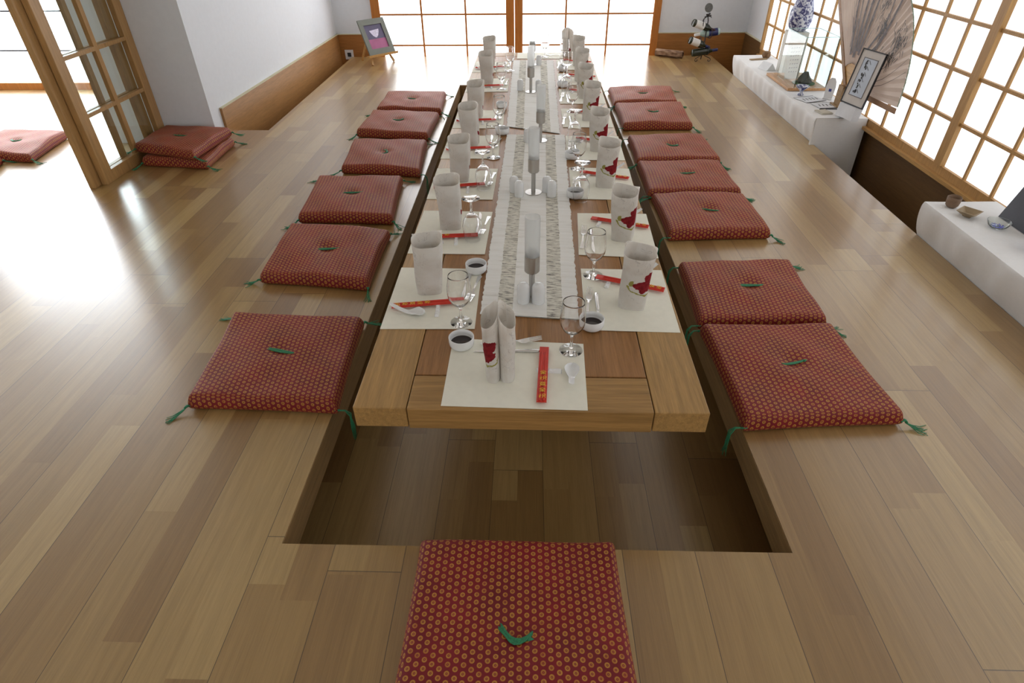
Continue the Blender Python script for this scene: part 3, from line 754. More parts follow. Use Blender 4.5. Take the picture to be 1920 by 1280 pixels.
def cushion(q, label, group, bt=(0, 0), z0=0.0, H=.078, seed=0, hang=(), top=1, skip=()):
    r = random.Random(seed); cx, cy_ = sum(p[0] for p in q)/4, sum(p[1] for p in q)/4
    q = [V((x-cx, y-cy_)) for x, y in q]       # far-left, far-right, near-right, near-left
    root = thing('floor_cushion', label, 'cushion', (cx, cy_, z0), 0, group)
    hx, hy = ((q[1]-q[0]).length+(q[2]-q[3]).length)/4, ((q[3]-q[0]).length+(q[2]-q[1]).length)/4
    a0 = .80; ph = [r.uniform(0, 6) for _ in range(6)]
    def E(a):
        a = abs(a)
        if a <= a0: return 1.0, a/a0*.93
        th = (a-a0)/(1-a0)*pi/2; return cos(th), .93+.07*sin(th)
    def pt(u, v, side):
        a, b = 2*u-1, 2*v-1; ha, xa = E(a); hb, yb = E(b)
        X = xa*(1 if a > 0 else -1); Y = yb*(1 if b > 0 else -1)
        X *= 1-.022*(1-Y*Y); Y *= 1-.022*(1-X*X)
        p = q[3].lerp(q[2], (X+1)/2).lerp(q[0].lerp(q[1], (X+1)/2), (Y+1)/2)
        h = (ha*hb)**.75
        wob = 1+.10*sin(X*3.1+ph[0])*sin(Y*2.7+ph[1])+.05*sin(X*7+ph[2])*cos(Y*6+ph[3])
        if side > 0: z = .020+(H-.020)*h*wob*(1-.22*(X*X+Y*Y)*.5) - .016*math.exp(-(X*X*hx*hx+Y*Y*hy*hy)/.0022)*1.0
        else: z = .020-.0195*h
        return (p.x, p.y, z)
    n = 40; mb = MB()
    mb.grid(lambda u, v: pt(u, v, 1), n, n, lambda u, v: (u*2*hx*1.08, v*2*hy*1.08))
    mb.grid(lambda u, v: pt(1-u, v, -1), n, n, lambda u, v: ((1-u)*2*hx*1.08, v*2*hy*1.08))
    mb.build('cover', M_DOTS, root, smooth=True)
    cz = pt(.5, .5, 1)[2]
    b_, ang = bt
    if top:
        o = bpy.data.objects.new('button_tassel', BT[b_]); COL.objects.link(o); o.parent = root; o.location = (.0, 0, cz+.002); o.rotation_euler = (0, 0, ang)
    for k, c_ in enumerate(q):
        if k in skip: continue
        d = c_.normalized(); h_ = k in hang
        o = bpy.data.objects.new('corner_tassel', HT[(seed+k) % 2] if h_ else CT[(seed+k) % 3]); COL.objects.link(o); o.parent = root
        o.location = (c_.x*.985, c_.y*.985, .022); an = atan2(d.y, d.x)
        if h_: an = 0 if c_.x > 0 else pi
        else: an += r.uniform(-.7, .7)
        o.rotation_euler = (0, 0, an)
    return root
GL, GR = 'red cushions along the left side of the pit', 'red cushions along the right side of the pit'
CUS = [([(-1.299, 2.125), (-.715, 2.092), (-.685, 1.536), (-1.244, 1.555)], 'left', 'nearest the camera', (1, -.25), (2,)),
       ([(-1.345, 3.03), (-.763, 2.942), (-.761, 2.38), (-1.31, 2.447)], 'left', 'second from the camera', (1, .12), ()),
       ([(-1.39, 3.73), (-.83, 3.72), (-.78, 3.10), (-1.337, 3.12)], 'left', 'third from the camera', (1, .1), ()),
       ([(-1.339, 4.467), (-.774, 4.456), (-.731, 3.824), (-1.288, 3.90)], 'left', 'fourth, with a curved green tassel on top', (3, 1.5), (2,)),
       ([(-1.36, 5.243), (-.77, 5.162), (-.782, 4.568), (-1.37, 4.68)], 'left', 'second farthest of its row', (2, .3), (1,)),
       ([(-1.349, 5.85), (-.792, 5.847), (-.765, 5.26), (-1.343, 5.30)], 'left', 'farthest of its row', (0, -.3), ()),
       ([(.732, 2.060), (1.284, 2.075), (1.32, 1.52), (.752, 1.475)], 'right', 'nearest the camera', (0, .3), (0, 3)),
       ([(.748, 2.598), (1.305, 2.631), (1.285, 2.105), (.732, 2.089)], 'right', 'second from the camera', (1, .03), (0, 3)),
       ([(.752, 3.459), (1.315, 3.463), (1.318, 2.95), (.758, 2.915)], 'right', 'third from the camera', (0, -.3), (3,)),
       ([(.743, 4.010), (1.307, 4.015), (1.315, 3.50), (.733, 3.475)], 'right', 'fourth from the camera, middle of its row', (0, .1), (3,)),
       ([(.752, 4.569), (1.323, 4.582), (1.33, 4.06), (.743, 4.030)], 'right', 'fifth from the camera', (2, -.3), (0,)),
       ([(.752, 5.448), (1.345, 5.480), (1.31, 4.85), (.748, 4.834)], 'right', 'second farthest of its row', (2, -.1), (3,)),
       ([(.750, 6.0), (1.361, 6.035), (1.32, 5.52), (.745, 5.47)], 'right', 'farthest of its row', (0, 0), (0,))]
for i, (q, side, where, bt, hang) in enumerate(CUS):
    cushion(q, 'red dotted floor cushion %s of the pit, %s' % (side, where), GL if side == 'left' else GR, bt, seed=i, hang=hang, H=.076)
cushion([(-.300, .995), (.252, 1.0), (.276, .44), (-.312, .43)], 'large red dotted floor cushion at the near end of the pit, cut by the frame', 'red cushion at the head of the pit', (2, -.2), skip=(0, 1), seed=40, H=.078)
GD = 'two stacked red cushions beside the lattice door'
cushion([(-2.78, 4.52), (-2.27, 4.49), (-2.25, 3.97), (-2.75, 4.04)], 'red dotted floor cushion by the lattice door, bottom of the stack of two', GD, seed=51, top=0)
cushion([(-2.79, 4.53), (-2.26, 4.47), (-2.30, 3.93), (-2.80, 4.10)], 'red dotted floor cushion by the lattice door, top of the stack of two', GD, (0, -.1), z0=.080, seed=52)
GW = 'red cushions on the floor of the left room'
cushion([(-4.23, 4.70), (-3.69, 4.66), (-3.60, 4.10), (-4.12, 4.14)], 'red dotted floor cushion in the left room, seen left of the lattice door', GW, (2, 0), seed=60)
cushion([(-4.36, 4.10), (-3.80, 4.085), (-3.66, 3.56), (-4.22, 3.55)], 'red dotted floor cushion in the left room, cut by the left frame edge', GW, (0, 0), seed=61)

# ================================================================== DISPLAY TABLES ON THE RIGHT
def display_table(y0, y1, x1, label, cl, seed):
    x0 = 2.165
    t_ = thing('display_table', label, 'table', (x0, y0, LOW)); zt = .187-LOW
    mb = MB(); mb.box(.01, x1-x0-.01, .02, y1-y0-.02, zt-.03, zt-.004); mb.build('table_top', M_SKIRT, t_)
    for a in (.03, x1-x0-.07):
        for b in (.04, y1-y0-.08): mb = MB(); mb.box(a, a+.04, b, b+.04, 0, zt-.03); mb.build('leg', M_SKIRT, t_)
    r = random.Random(seed); ph = r.uniform(0, 6); mb = MB()
    zt = .19; xa = 2.120; W_, L_ = x1-xa, y1-y0
    # top
    mb.grid(lambda u, v: (xa+W_*u, y0+L_*v, zt+.0015*sin(v*9+ph)*sin(u*5)), 10, 40)
    def fold(s, d): return .010*d*(sin(s*17+ph)+.6*sin(s*41+2*ph))
    D = zt-LOW-.03
    # long side facing the room (tucked behind the floor edge), with a soft rolled edge
    def front(u, v):
        z = zt-D*u*u*.9-D*.1*u; y = y0+L_*v; t = min(1, max(0, (zt-z)/.188))
        if z > .0015: x = xa-.004*sin(min(1, t*8)*pi/2)+(2.151-xa+.004)*t**1.5-.007*sin(pi*t)**.7*(1+sin(y*19+ph)+.5*sin(y*43+ph))
        else: x = 2.1535
        return (x, y, z)
    mb.grid(front, 20, 120)
    def end(u, v): return (xa+W_*u+.0*v, y0-.004-.02*v*(1+.5*sin(u*14+ph)+.5*sin(u*5+ph)), zt-D*v)
    mb.grid(end, 24, 12)
    # corner fold
    mb.grid(lambda u, v: (xa-.006+.004*u, y0-.004-.03*v*sin(u*pi/2)+.03*(1-u)*0, zt-.3*v), 4, 8)
    o = mb.build('tablecloth', M_CLOTH, smooth=50); tag(o, cl, 'tablecloth', 'white tablecloths over the display tables')
display_table(4.53, 6.75, 2.495, 'narrow display table under the far white cloth, along the right windows', 'white tablecloth over the far display table with the big fan', 3)
display_table(.6, 3.03, 2.495, 'narrow display table under the near white cloth, at the right edge', 'white tablecloth over the near display table with cup and dishes', 8)
ZD = .1925
# --- big fan
g = G('fan_paper'); n = g.noise(g.obj(), 5, 4); fc = g.ramp(n, [(.3, srgb(216, 204, 196)), (.7, srgb(228, 217, 208))]); g.base(fc); g.set(Roughness=.85)
tr = g.n('ShaderNodeBsdfTranslucent'); g.l(fc, tr.inputs[0]); mx = g.n('ShaderNodeMixShader'); mx.inputs[0].default_value = .45; g.l(g.b.outputs[0], mx.inputs[1]); g.l(tr.outputs[0], mx.inputs[2]); g.l(mx.outputs[0], g.out.inputs['Surface']); M_FANP = g.mat
def fan():
    P = V((2.415, 4.85, .335)); root = thing('paper_fan', 'huge pink-beige paper fan painted with grey ink bamboo, leaning against the right window', 'fan', (P.x, P.y, ZD))
    B = ZD
    def at(r, ph, dx=0): return (-.0+(.055*r*sin(ph))+dx, -r*cos(ph), P.z-B+r*sin(ph))
    p0, p1, n = radians(4), radians(136), 60
    mb = MB(); nr = 8
    def fn(dx):
        return lambda u, v: at(.16+.60*v, p0+(p1-p0)*u, dx+(.006*(1 if round(u*n) % 2 else -1))*(.3+.7*v))
    mb.grid(fn(0), n, nr); mb.grid(fn(.0015), n, nr)
    mb.build('fan_leaf', M_FANP, root)
    for k in range(0, n+1, 2):
        ph = p0+(p1-p0)*k/n; mb = MB(); mb.bar(at(.0, ph, .004), at(.17, ph, .004), .010, .003, (1, 0, 0)); mb.build('rib', M_SILL, root)
    for ph in (p0-.035, p1+.03):
        mb = MB(); mb.bar(at(0, ph, -.002), at(.76, ph, -.002), .034, .006, (1, 0, 0)); mb.build('guard_stick', wood('guard_wood', srgb(150, 108, 66), 'y'), root)
    mb = MB(); N = 60
    pr = [at(.762, p0+(p1-p0)*k/N) for k in range(N+1)]; mb.tube(pr, .003, 5); mb.build('edge_binding', flat('green_binding', srgb(120, 140, 116), .7), root)
    # ink painting
    def wave(ph): 
        u = (ph-p0)/(p1-p0)*n; f_ = u-math.floor(u); s = 1 if math.floor(u) % 2 else -1
        return .006*(s*(1-f_)-s*f_)
    def stroke(mb, pts, w):
        for i in range(len(pts)-1):
            (r0, a0), (r1, a1) = pts[i], pts[i+1]
            m = max(2, int(abs(a1-a0)/.02)+2)
            for k in range(m):
                t0, t1 = k/m, (k+1)/m
                ra, aa, rb, ab = r0+(r1-r0)*t0, a0+(a1-a0)*t0, r0+(r1-r0)*t1, a0+(a1-a0)*t1
                A, B_ = V(at(ra, aa, -.0085)), V(at(rb, ab, -.0085)); d = (B_-A)
                if d.length < 1e-6: continue
                nrm = V((0, -d.z, d.y)).normalized(); wa = w*(1-.5*(i+t0)/(len(pts)-1)); wb = w*(1-.5*(i+t1)/(len(pts)-1))
                q = [A-nrm*wa, A+nrm*wa, B_+nrm*wb, B_-nrm*wb]; mb.face([mb.vert(x) for x in q])
    r = random.Random(5); D = radians
    mb = MB()
    stroke(mb, [(.17, D(60)), (.40, D(52)), (.75, D(62))], .020); stroke(mb, [(.2, D(66)), (.5, D(60)), (.75, D(71))], .012)
    for a in (D(84), D(92), D(99), D(106), D(113)): stroke(mb, [(.2+r.uniform(0, .05), a-.05), (.5, a), (.75, a+r.uniform(-.03, .03))], r.uniform(.008, .018))
    for k in range(26): a = D(r.uniform(70, 118)); r0 = r.uniform(.25, .6); stroke(mb, [(r0, a), (r0+.14, a+r.uniform(-.1, .1))], r.uniform(.002, .006))
    mb.build('ink_stems', M_INKG, root)
    mb = MB()
    for (rc, ac, m_, sp) in ((.66, D(41), 70, .085), (.55, D(33), 26, .05), (.42, D(38), 26, .05), (.30, D(50), 40, .05), (.22, D(30), 16, .04), (.62, D(74), 30, .08), (.72, D(90), 30, .08), (.50, D(62), 40, .06)):
        for k in range(m_):
            rr = rc+r.gauss(0, sp*.6); aa = ac+r.gauss(0, sp*.6)/rc; th = r.uniform(-2.2, -.9); L = r.uniform(.02, .055)
            if not (.17 < rr < .72): continue
            y, z = -rr*cos(aa), rr*sin(aa); y2, z2 = y+L*cos(th), z+L*sin(th); r2_, a2 = sqrt(y2*y2+z2*z2), atan2(z2, -y2)
            if p0 < a2 < p1 and .17 < r2_ < .75: stroke(mb, [(rr, aa), (r2_, a2)], .0032)
    for a, b in ((D(30), D(42)), (D(22), D(36)), (D(15), D(26)), (D(12), D(20))): stroke(mb, [(.2, a), (.5, (a+b)/2-.03), (.75, b)], .0022)
    mb.build('ink_leaves', M_INK, root)
    mb = MB(); mb.box(-.05, .05, -.06, .06, 0, .012); mb.box(-.03, -.015, -.04, .04, .012, .15); mb.box(.012, .027, -.04, .04, .012, .15); mb.build('fan_stand', M_SKIRT, root)
fan()
# --- glass tank with ikebana on a wooden board
bd = thing('display_board', 'pale wooden board under the glass case on the far display table', 'board', (2.17, 5.30, ZD))
mb = MB(); mb.box(0, .325, 0, .56, 0, .022); mb.build('board_plate', wood('board_pine', srgb(196, 150, 104), 'y'), bd, bevel=.003)
tk = thing('glass_display_case', 'open clear glass case standing on the wooden board before the fan', 'display case', (2.22, 5.31, ZD+.0225))
for a in ((0, .004, 0, .42, 0, .38), (.266, .27, 0, .42, 0, .38), (.004, .266, 0, .004, 0, .38), (.004, .266, .416, .42, 0, .38)):
    mb = MB(); mb.box(*a); mb.build('glass_wall', M_CLEAR, tk)
mb = MB()
for a in ((0, .27, 0, .004), (0, .27, .416, .42), (0, .004, .004, .416), (.266, .27, .004, .416)): mb.box(a[0], a[1], a[2], a[3], .3802, .384)
mb.build('rim', flat('green_glass_edge', srgb(168, 206, 204), .2), tk)
rk = MB(); rk.lathe([(0, 0), (.055, 0), (.062, .012), (.05, .035), (.032, .06), (.018, .085), (0, .09)], 10)
r = random.Random(2); rk.v = [(x*(1+r.uniform(-.15, .15)), y*(1+r.uniform(-.15, .15)), z) for x, y, z in rk.v]
o = rk.build('rock', flat('dark_rock', srgb(66, 66, 58), .8, .5, 40)); o.location = (2.355, 5.46, ZD+.0298); tag(o, 'small dark rock on a green mat inside the glass case', 'rock')
mb = MB(); mb.lathe([(0, 0), (.09, 0), (.09, .006), (0, .006)], 30)
o = mb.build('round_mat', flat('green_mat', srgb(70, 104, 62), .8, .2, 50)); o.location = (2.355, 5.46, ZD+.0235); tag(o, 'round green mat under the rock in the glass case', 'mat')
mb = MB(); mb.hexa([(0, 0, 0), (.13, .03, 0), (.13, .034, 0), (0, .004, 0)], [(0, .09, .30), (.13, .12, .30), (.13, .124, .30), (0, .094, .30)])
o = mb.build('calligraphy_card', flat('card_paper', srgb(206, 202, 192), .8)); o.location = (2.24, 5.60, ZD+.0235); tag(o, 'pale calligraphy card leaning inside the glass case', 'card')
mb = MB()
for k in range(4):
    for j in range(7):
        x = .03+.022*k; t_ = .18+.1*j; y = .09*t_+.03*x/.13-.0015; z = .30*t_
        mb.bar((x, y, z), (x+.012, y+.002, z+.004), .006, .001, (0, -1, .4))
mb.build('handwriting', M_INKG, o)
# blue and white vase behind the case
vs = MB(); vs.lathe([(0, 0), (.05, 0), (.085, .03), (.10, .09), (.095, .16), (.07, .24), (.055, .34), (.06, .42), (.075, .46), (.07, .46), (.05, .42), (.0, .40)], 36)
g = G('blue_white_porcelain'); n = g.noise(g.obj(), 26, 4, .6, 1.5); g.base(g.ramp(n, [(.42, srgb(225, 228, 236)), (.5, srgb(150, 156, 190)), (.56, srgb(58, 58, 110))])); g.set(Roughness=.2); M_BW = g.mat
stn = MB(); stn.box(-.08, .08, -.08, .08, 0, .34)
o = stn.build('display_pedestal', flat('pale_pedestal', srgb(214, 212, 204), .7)); o.location = (2.41, 6.00, ZD); tag(o, 'pale square pedestal behind the glass case carrying the vase', 'pedestal')
o = vs.build('porcelain_vase', M_BW, smooth=True); o.location = (2.41, 6.00, ZD+.3405); tag(o, 'tall blue and white porcelain vase left of the big fan', 'vase')
# small footed blue bowl
def footed_bowl(name, loc, s, label, m):
    mb = MB(); mb.lathe([(0, 0), (.020*s, 0), (.021*s, .006*s), (.010*s, .018*s), (.012*s, .03*s), (.034*s, .05*s), (.047*s, .062*s), (.046*s, .064*s), (.032*s, .053*s), (0, .036*s)], 32)
    o = mb.build(name, m, smooth=True); o.location = loc; tag(o, label, 'bowl'); return o
footed_bowl('footed_bowl', (2.232, 5.17, ZD), 1.15, 'small footed blue and white bowl in front of the wooden board', M_BW)
# rounded white plaque
mb = MB(); pts = [(-.032, 0), (.032, 0), (.036, .09), (.03, .13), (.014, .155), (-.014, .155), (-.03, .13), (-.036, .09)]
mb.hexa([(0, 0, 0)]*0 or [(-.01, -.035, 0), (.01, -.035, 0), (.01, .035, 0), (-.01, .035, 0)], [(-.01, -.035, .008), (.01, -.035, .008), (.01, .035, .008), (-.01, .035, .008)])
lo = [mb.vert((-.004, x, z+.006)) for x, z in pts]; hi = [mb.vert((.004, x, z+.006)) for x, z in pts]; mb.face(lo); mb.face(hi[::-1])
for i in range(8): mb.face([lo[i], lo[(i+1) % 8], hi[(i+1) % 8], hi[i]])
o = mb.build('porcelain_plaque', M_PORC); place(o, (2.40, 5.04, ZD), .9); tag(o, 'small rounded white porcelain plaque with a blue mark, before the fan', 'plaque')
mb = MB(); mb.box(-.0055, -.0045, -.012, .008, .06, .08); mb.build('blue_mark', flat('blue_mark', srgb(60, 70, 150), .4), o)
# framed calligraphy leaning on the fan
fr = thing('framed_calligraphy', 'black-edged frame with blue-grey calligraphy leaning in front of the fan', 'framed picture', (2.33, 4.62, ZD))
mb = MB(); mb.box(-.006, .0, -.155, .155, 0, .40); mb.build('mount', flat('mount_board', srgb(206, 200, 194), .7), fr)
mb = MB()
for a in ((-.16, -.152, 0, .405), (.152, .16, 0, .405)): mb.box(-.011, .002, a[0], a[1], a[2], a[3])
mb.box(-.011, .002, -.16, .16, -.002, .006); mb.box(-.011, .002, -.16, .16, .399, .407); mb.build('frame', M_INK, fr)
mb = MB(); mb.box(-.0075, -.0062, -.09, .09, .07, .345); mb.build('calligraphy_sheet', flat('calligraphy_paper', srgb(198, 208, 222), .7), fr)
mb = MB()
for a in ((-.095, -.090, .065, .35), (.090, .095, .065, .35)): mb.box(-.009, -.0075, *a)
mb.box(-.009, -.0075, -.095, .095, .065, .070); mb.box(-.009, -.0075, -.095, .095, .345, .350); mb.build('inner_border', M_INKG, fr)
mb = MB(); r = random.Random(9)
for k in range(6):
    zc = .105+.043*k; yc = .035
    for j in range(4):
        y0 = yc+r.uniform(-.02, .02); z0 = zc+r.uniform(-.014, .014); mb.bar((-.0085, y0, z0), (-.0085, y0+r.uniform(-.02, .02), z0+r.uniform(-.016, .016)), .015, .001, (1, 0, 0))
    mb.bar((-.0085, yc-.055, zc-.01), (-.0085, yc-.02, zc+.014), .003, .001, (1, 0, 0))
mb.build('brush_characters', M_INK, fr)
fr.location = (2.33, 4.50, ZD+.10); fr.rotation_euler = (0, radians(9), radians(13)); fr.scale = (1, .74, .88)
mb = MB(); mb.box(-.03, .03, -.12, .12, -.105, -.003)
fs = mb.build('frame_stand', flat('stand_white', srgb(220, 222, 226), .6), fr)
# flat calligraphy sheets
for k, (x, y, rz, lab) in enumerate(((2.26, 5.04, .35, 'flat sheet of calligraphy with black edges, nearer the glass case'), (2.32, 4.86, .15, 'flat sheet of calligraphy with black edges, in front of the framed calligraphy'))):
    t_ = thing('calligraphy_sheet', lab, 'calligraphy sheet', (x, y, ZD+.0006+.002*k), rz, 'flat calligraphy sheets on the far display table')
    mb = MB(); mb.box(-.095, .095, -.075, .075, 0, .001); mb.build('paper', flat('sheet_paper', srgb(214, 216, 220), .7), t_)
    mb = MB(); mb.box(-.095, .095, -.079, -.074, 0, .0016); mb.box(-.095, .095, .074, .079, 0, .0016)
    for j in range(5): mb.bar((-.06+.03*j, -.02, .0014), (-.05+.03*j, .025, .0014), .007, .0006)
    mb.build('ink_marks', M_INK, t_)
# brush, brown bowl, tray, blue rests
bw = MB(); bw.lathe([(0, 0), (.025, 0), (.036, .012), (.038, .042), (.036, .043), (.034, .014), (0, .006)], 28)
o = bw.build('clay_bowl', flat('brown_clay', srgb(150, 110, 76), .6, .15, 30), smooth=True); o.location = (2.335, 4.615, ZD); tag(o, 'small brown clay bowl near the corner of the far display table', 'bowl')
mb = MB(); mb.box(-.045, .045, -.05, .05, 0, .008); mb.box(-.04, .04, -.045, .045, .008, .011)
o = mb.build('ink_tray', flat('tray_paper', srgb(196, 190, 174), .6)); place(o, (2.225, 4.67, ZD), .2); tag(o, 'flat pale tray left of the brown clay bowl', 'tray')
mb = MB(); mb.tube([(-.11, 0, 0), (.05, 0, 0), (.07, 0, 0), (.11, 0, 0)], [.0035, .004, .006, .001], 8)
o = mb.build('ink_brush', M_INK); place(o, (2.33, 4.735, ZD+.007), -.05); tag(o, 'thin black ink brush lying behind the brown clay bowl', 'brush')
for k, (x, y) in enumerate(((2.455, 4.80), (2.47, 4.72))):
    mb = MB(); mb.lathe([(0, 0), (.016, 0), (.024, .008), (.022, .009), (0, .003)], 20)
    o = mb.build('blue_dish', flat('cobalt', srgb(52, 66, 190), .3)); o.location = (x, y, ZD); tag(o, ['tiny blue dish beneath the framed calligraphy, the farther one', 'tiny blue dish beneath the framed calligraphy, the nearer one'][k], 'dish', 'tiny blue dishes')
# tools at the far end
mb = MB(); mb.box(-.09, .09, -.018, .018, 0, .008); o = mb.build('bamboo_tray', flat('bamboo_tray', srgb(150, 126, 92), .6)); place(o, (2.30, 6.52, ZD), .25); tag(o, 'flat bamboo strip at the far end of the display table', 'tray')
mb = MB(); mb.lathe([(0, 0), (.03, 0), (.042, .02), (.038, .05), (.03, .06), (0, .055)], 20); o = mb.build('wooden_pot', flat('wood_pot', srgb(118, 88, 56), .7, .3, 50), smooth=True); o.location = (2.40, 6.60, ZD); tag(o, 'small round brown wooden pot at the far end of the display table', 'pot')
mb = MB(); mb.hexa([(-.05, -.07, 0), (.05, -.07, 0), (.05, .07, 0), (-.05, .07, 0)], [(-.002, -.07, .06), (.002, -.07, .06), (.002, .07, .06), (-.002, .07, .06)])
o = mb.build('tent_card', flat('tent_card', srgb(226, 228, 230), .7)); place(o, (2.25, 6.10, ZD), .3); tag(o, 'white folded tent card left of the glass case', 'card')
# near display table
cu = MB(); cu.lathe([(0, 0), (.022, 0), (.030, .010), (.033, .03), (.034, .052), (.0325, .052), (.030, .03), (.026, .012), (0, .008)], 32)
cu.v = [(x, y, z+.002*sin(atan2(y, x)*2)*(z > .04)) for x, y, z in cu.v]
o = cu.build('clay_cup', flat('clay_cup', srgb(134, 108, 86), .6, .15, 30), smooth=True); o.location = (2.218, 2.962, ZD); tag(o, 'small brown clay cup at the corner of the near display table', 'cup')
mb = MB(); k0, k1, k2 = .018, .046, .042
mb.hexa([(-k0, -k0, 0), (k0, -k0, 0), (k0, k0, 0), (-k0, k0, 0)], [(-k0, -k0, .004), (k0, -k0, .004), (k0, k0, .004), (-k0, k0, .004)])
def sq(k, z): return [mb.vert((sx*k, sy_*k, z)) for sx, sy_ in ((-1, -1), (1, -1), (1, 1), (-1, 1))]
rings = [sq(k0, .004), sq(k1, .028), sq(k2, .028), sq(k0, .008)]
for A, B_ in zip(rings, rings[1:]):
    for i in range(4): mb.face([A[i], A[(i+1) % 4], B_[(i+1) % 4], B_[i]])
mb.face(rings[-1])
o = mb.build('square_dish', flat('square_clay_dish', srgb(156, 136, 106), .6, .12, 30)); place(o, (2.235, 2.845, ZD), .65); tag(o, 'square brown clay dish next to the clay cup', 'dish')
mb = MB(); mb.lathe([(0, 0), (.028, 0), (.042, .012), (.052, .034), (.0505, .034), (.040, .014), (.026, .003), (0, .003)], 36)
o = mb.build('glass_bowl', M_CLEAR, smooth=40); o.location = (2.30, 2.715, ZD); tag(o, 'small clear glass bowl with blue swirls on the near display table', 'bowl')
mb = MB(); r = random.Random(4)
for k in range(9):
    a = k*.7; mb.tube([(.010*cos(a), .010*sin(a), .006), (.022*cos(a+.4), .022*sin(a+.4), .0065), (.030*cos(a+.8), .030*sin(a+.8), .010)], [.003, .004, .002], 6, .3)
mb.build('blue_swirls', flat('blue_swirl', srgb(66, 70, 206), .3), o)
footed_bowl('footed_bowl', (2.325, 2.475, ZD), 1.25, 'dark blue and white footed bowl at the right frame edge', M_BW)
mb = MB(); mb.hexa([(-.01, -.14, 0), (0, -.14, 0), (0, .14, 0), (-.01, .14, 0)], [(.07, -.14, .26), (.08, -.14, .26), (.08, .14, .26), (.07, .14, .26)])
o = mb.build('dark_panel', M_DARK); place(o, (2.395, 2.70, ZD), 0); tag(o, 'dark grey panel leaning on the near display table at the right edge', 'panel')

# ================================================================== BACK OF THE ROOM
# easel with framed photo
EZM = Matrix.Translation((-1.70, 7.34, 0)) @ Matrix.Rotation(radians(48), 4, 'Z')
ez = thing('table_easel', 'small wooden easel standing in the back left corner of the platform', 'easel'); ez.matrix_world = EZM
def ezp(n, a, b, w_=.020, t_=.014): mb = MB(); mb.bar(a, b, w_, t_, (0, 1, 0)); mb.build(n, M_SILL, ez)
ezp('leg', (-.15, -.01, .004), (-.04, .185, .36)); ezp('leg', (.15, -.01, .004), (.04, .185, .36)); ezp('rear_leg', (-.08, .30, .004), (0, .19, .34))
mb = MB(); mb.box(-.20, .20, -.035, .022, .088, .100); mb.box(-.20, .20, -.041, -.035, .088, .112); mb.build('ledge', M_SILL, ez)
pf = thing('photo_frame', 'grey framed picture of a white cup on pink, resting on the easel', 'picture frame')
w2, h2 = .175, .375
mb = MB()
for a in ((-w2, -w2+.055, 0, h2), (w2-.055, w2, 0, h2), (-w2+.055, w2-.055, 0, .06), (-w2+.055, w2-.055, h2-.06, h2)): mb.box(a[0], a[1], -.012, .006, a[2], a[3])
mb.build('frame', flat('grey_green_frame', srgb(112, 116, 108), .6, .05, 20), pf)
mb = MB(); mb.box(-w2+.055, w2-.055, -.002, .002, .165, h2-.06); mb.build('picture_top', flat('violet_grey', srgb(84, 78, 108), .5, .15, 6), pf)
mb = MB(); mb.box(-w2+.055, w2-.055, -.002, .002, .06, .165); mb.build('picture_bottom', flat('rose_pink', srgb(162, 88, 130), .5, .12, 9), pf)
mb = MB(); pts = [(-.065, .255), (.065, .265), (.058, .24), (.035, .20), (.010, .180), (-.006, .178), (-.036, .20), (-.056, .235)]
mb.face([mb.vert((x, -.0035, z)) for x, z in pts]); mb.build('picture_cup', flat('picture_cup', srgb(206, 200, 222), .5, .2, 60), pf)
pf.matrix_world = EZM @ Matrix.Translation((0, -.012, .1045)) @ Matrix.Rotation(radians(-27), 4, 'X')
# bundle of hollow wood
lg = MB(); hexr = .04
def hexring(r_, x): return [(x, r_*cos(pi/3*k+pi/6), hexr*.88+r_*sin(pi/3*k+pi/6)) for k in range(6)]
A, B_, C_, D_ = [[lg.vert(p) for p in hexring(r_, x)] for r_, x in ((.04, -.165), (.04, .165), (.030, .165), (.030, -.165))]
for P_, Q_ in ((A, B_), (B_, C_), (C_, D_), (D_, A)):
    for k in range(6): lg.face([P_[k], P_[(k+1) % 6], Q_[(k+1) % 6], Q_[k]])
g = G('weathered_log'); n = g.noise(g.scale(g.obj(), (14, 40, 40)), 1, 4); g.base(g.ramp(n, [(.35, srgb(96, 66, 46)), (.55, srgb(150, 118, 92)), (.7, srgb(176, 150, 128))])); g.set(Roughness=.8)
o = lg.build('hollow_wood_block', g.mat); place(o, (1.635, 7.63, .006), radians(-30)); tag(o, 'hollow brown wooden tube lying at the foot of the back wainscot', 'wooden tube')
# bottle rack and bottles
rx, ry = 1.955, 7.36
rk = thing('wine_rack', 'black iron spiral wine rack in the back right corner', 'wine rack', (rx, ry, 0))
M_IRON = flat('black_iron', srgb(48, 44, 46), .45, .2, 30)
mb = MB(); mb.tube([(-.01, 0, .05), (0, 0, .2), (0, 0, .42), (-.012, 0, .47)], .006, 8); mb.build('post', M_IRON, rk, smooth=True)
mb = MB(); mb.lathe([(0, 0), (.04, .0), (.045, .006), (.04, .012), (0, .014)], 28, (-.02, -.006, .545), (.15, -1, .15)); mb.build('medallion', flat('medallion', srgb(84, 84, 80), .5, .3, 60), rk, smooth=30)
mb = MB(); r = random.Random(3)
for k in range(8):
    a = k*.8; mb.tube([(-.01, 0, .46), (-.01+.03*cos(a), .02*sin(a), .47+.02*sin(a*1.7)), (-.01+.04*cos(a+.4), .02*sin(a), .45+.03*sin(a*1.7))], [.004, .009, .002], 6)
mb.build('grape_leaves', M_IRON, rk)
for sx, syy in ((-1, -.6), (1, -.5), (.1, 1)):
    pts = [(sx*.02, syy*.01, .07)]
    for k in range(12):
        a = k*.5; R_ = .022*(1-k/16); pts.append((sx*(.07)+R_*sin(a)*sx, syy*.07, .028+R_*cos(a)))
    mb = MB(); mb.tube(pts, .004, 6); mb.build('scroll_foot', M_IRON, rk, smooth=True)
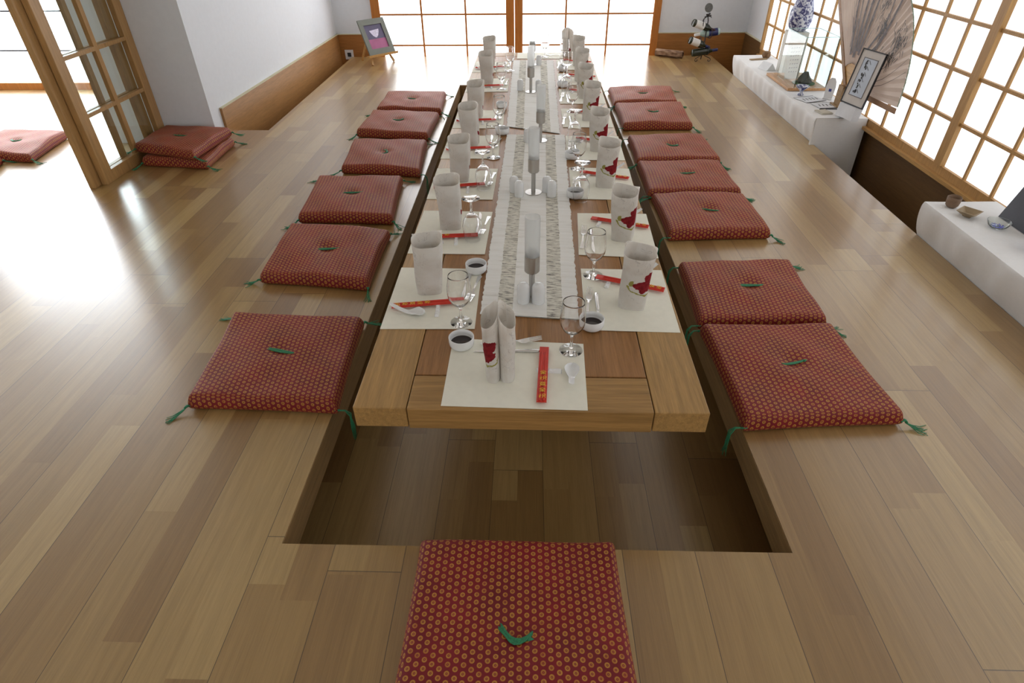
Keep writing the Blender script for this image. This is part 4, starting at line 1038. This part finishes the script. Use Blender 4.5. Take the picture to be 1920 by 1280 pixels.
def cradle(z, ang):
    mb = MB(); d = V((cos(ang), sin(ang), 0)); mb.tube([(0, 0, z)]+[(d.x*.05+.046*cos(t)*-d.y, d.y*.05+.046*cos(t)*d.x, z+.046*sin(t)+.03) for t in [k*pi/8-pi/2 for k in range(17)]], .004, 6); mb.build('bottle_ring', M_IRON, rk)
for z, a in ((.36, 3.0), (.26, .2), (.18, 3.1), (.09, 0)): cradle(z, a)
def bottle(a, b, label, glass, lab, cap):
    a, b = V(a), V(b); L = (b-a).length; t_ = thing('wine_bottle', label, 'bottle', a, 0, 'wine bottles held in the iron rack')
    t_.rotation_euler = V((0, 0, 1)).rotation_difference(b-a).to_euler()
    s = L/.30
    mb = MB(); mb.lathe([(0, 0), (.035, 0), (.038, .006), (.038, .17*s), (.034, .195*s), (.018, .225*s), (.0145, .24*s), (.0145, .27*s)], 28); bgl = mb.build('bottle_glass', glass, t_, smooth=True)
    mb = MB(); mb.lathe([(.0388, .025*s), (.0388, .135*s)], 28); mb.lathe([(.0392, .075*s), (.0392, .080*s)], 28); mb.build('label', lab, bgl, smooth=True)
    mb = MB(); mb.lathe([(.0155, .235*s), (.0155, .298*s), (.014, .30*s), (0, .30*s)], 20); mb.build('capsule', cap, t_, smooth=True)
M_BG = flat('dark_bottle_glass', srgb(40, 44, 30), .12, .1, 10); M_BC = flat('pale_green_bottle', srgb(176, 200, 192), .12, .08, 10)
M_LAB = flat('bottle_label', srgb(222, 220, 216), .6, .05, 20); M_BLU = flat('blue_capsule', srgb(40, 46, 96), .4); M_CAPR = flat('dark_capsule', srgb(60, 30, 34), .4)
bottle((1.79, 7.34, .405), (2.065, 7.40, .312), 'dark wine bottle with white label, topmost in the iron rack', M_BG, M_LAB, M_CAPR)
bottle((2.115, 7.42, .305), (1.84, 7.40, .27), 'pale green bottle pointing left, second from the top of the iron rack', M_BC, M_BLU, M_LAB)
bottle((1.775, 7.32, .235), (2.02, 7.36, .150), 'dark wine bottle with broad white label, third from the top of the rack', M_BG, M_LAB, M_BLU)
bottle((1.83, 7.35, .095), (2.12, 7.38, .125), 'dark bottle with blue neck, lowest in the iron rack', M_BG, M_BG, M_BLU)
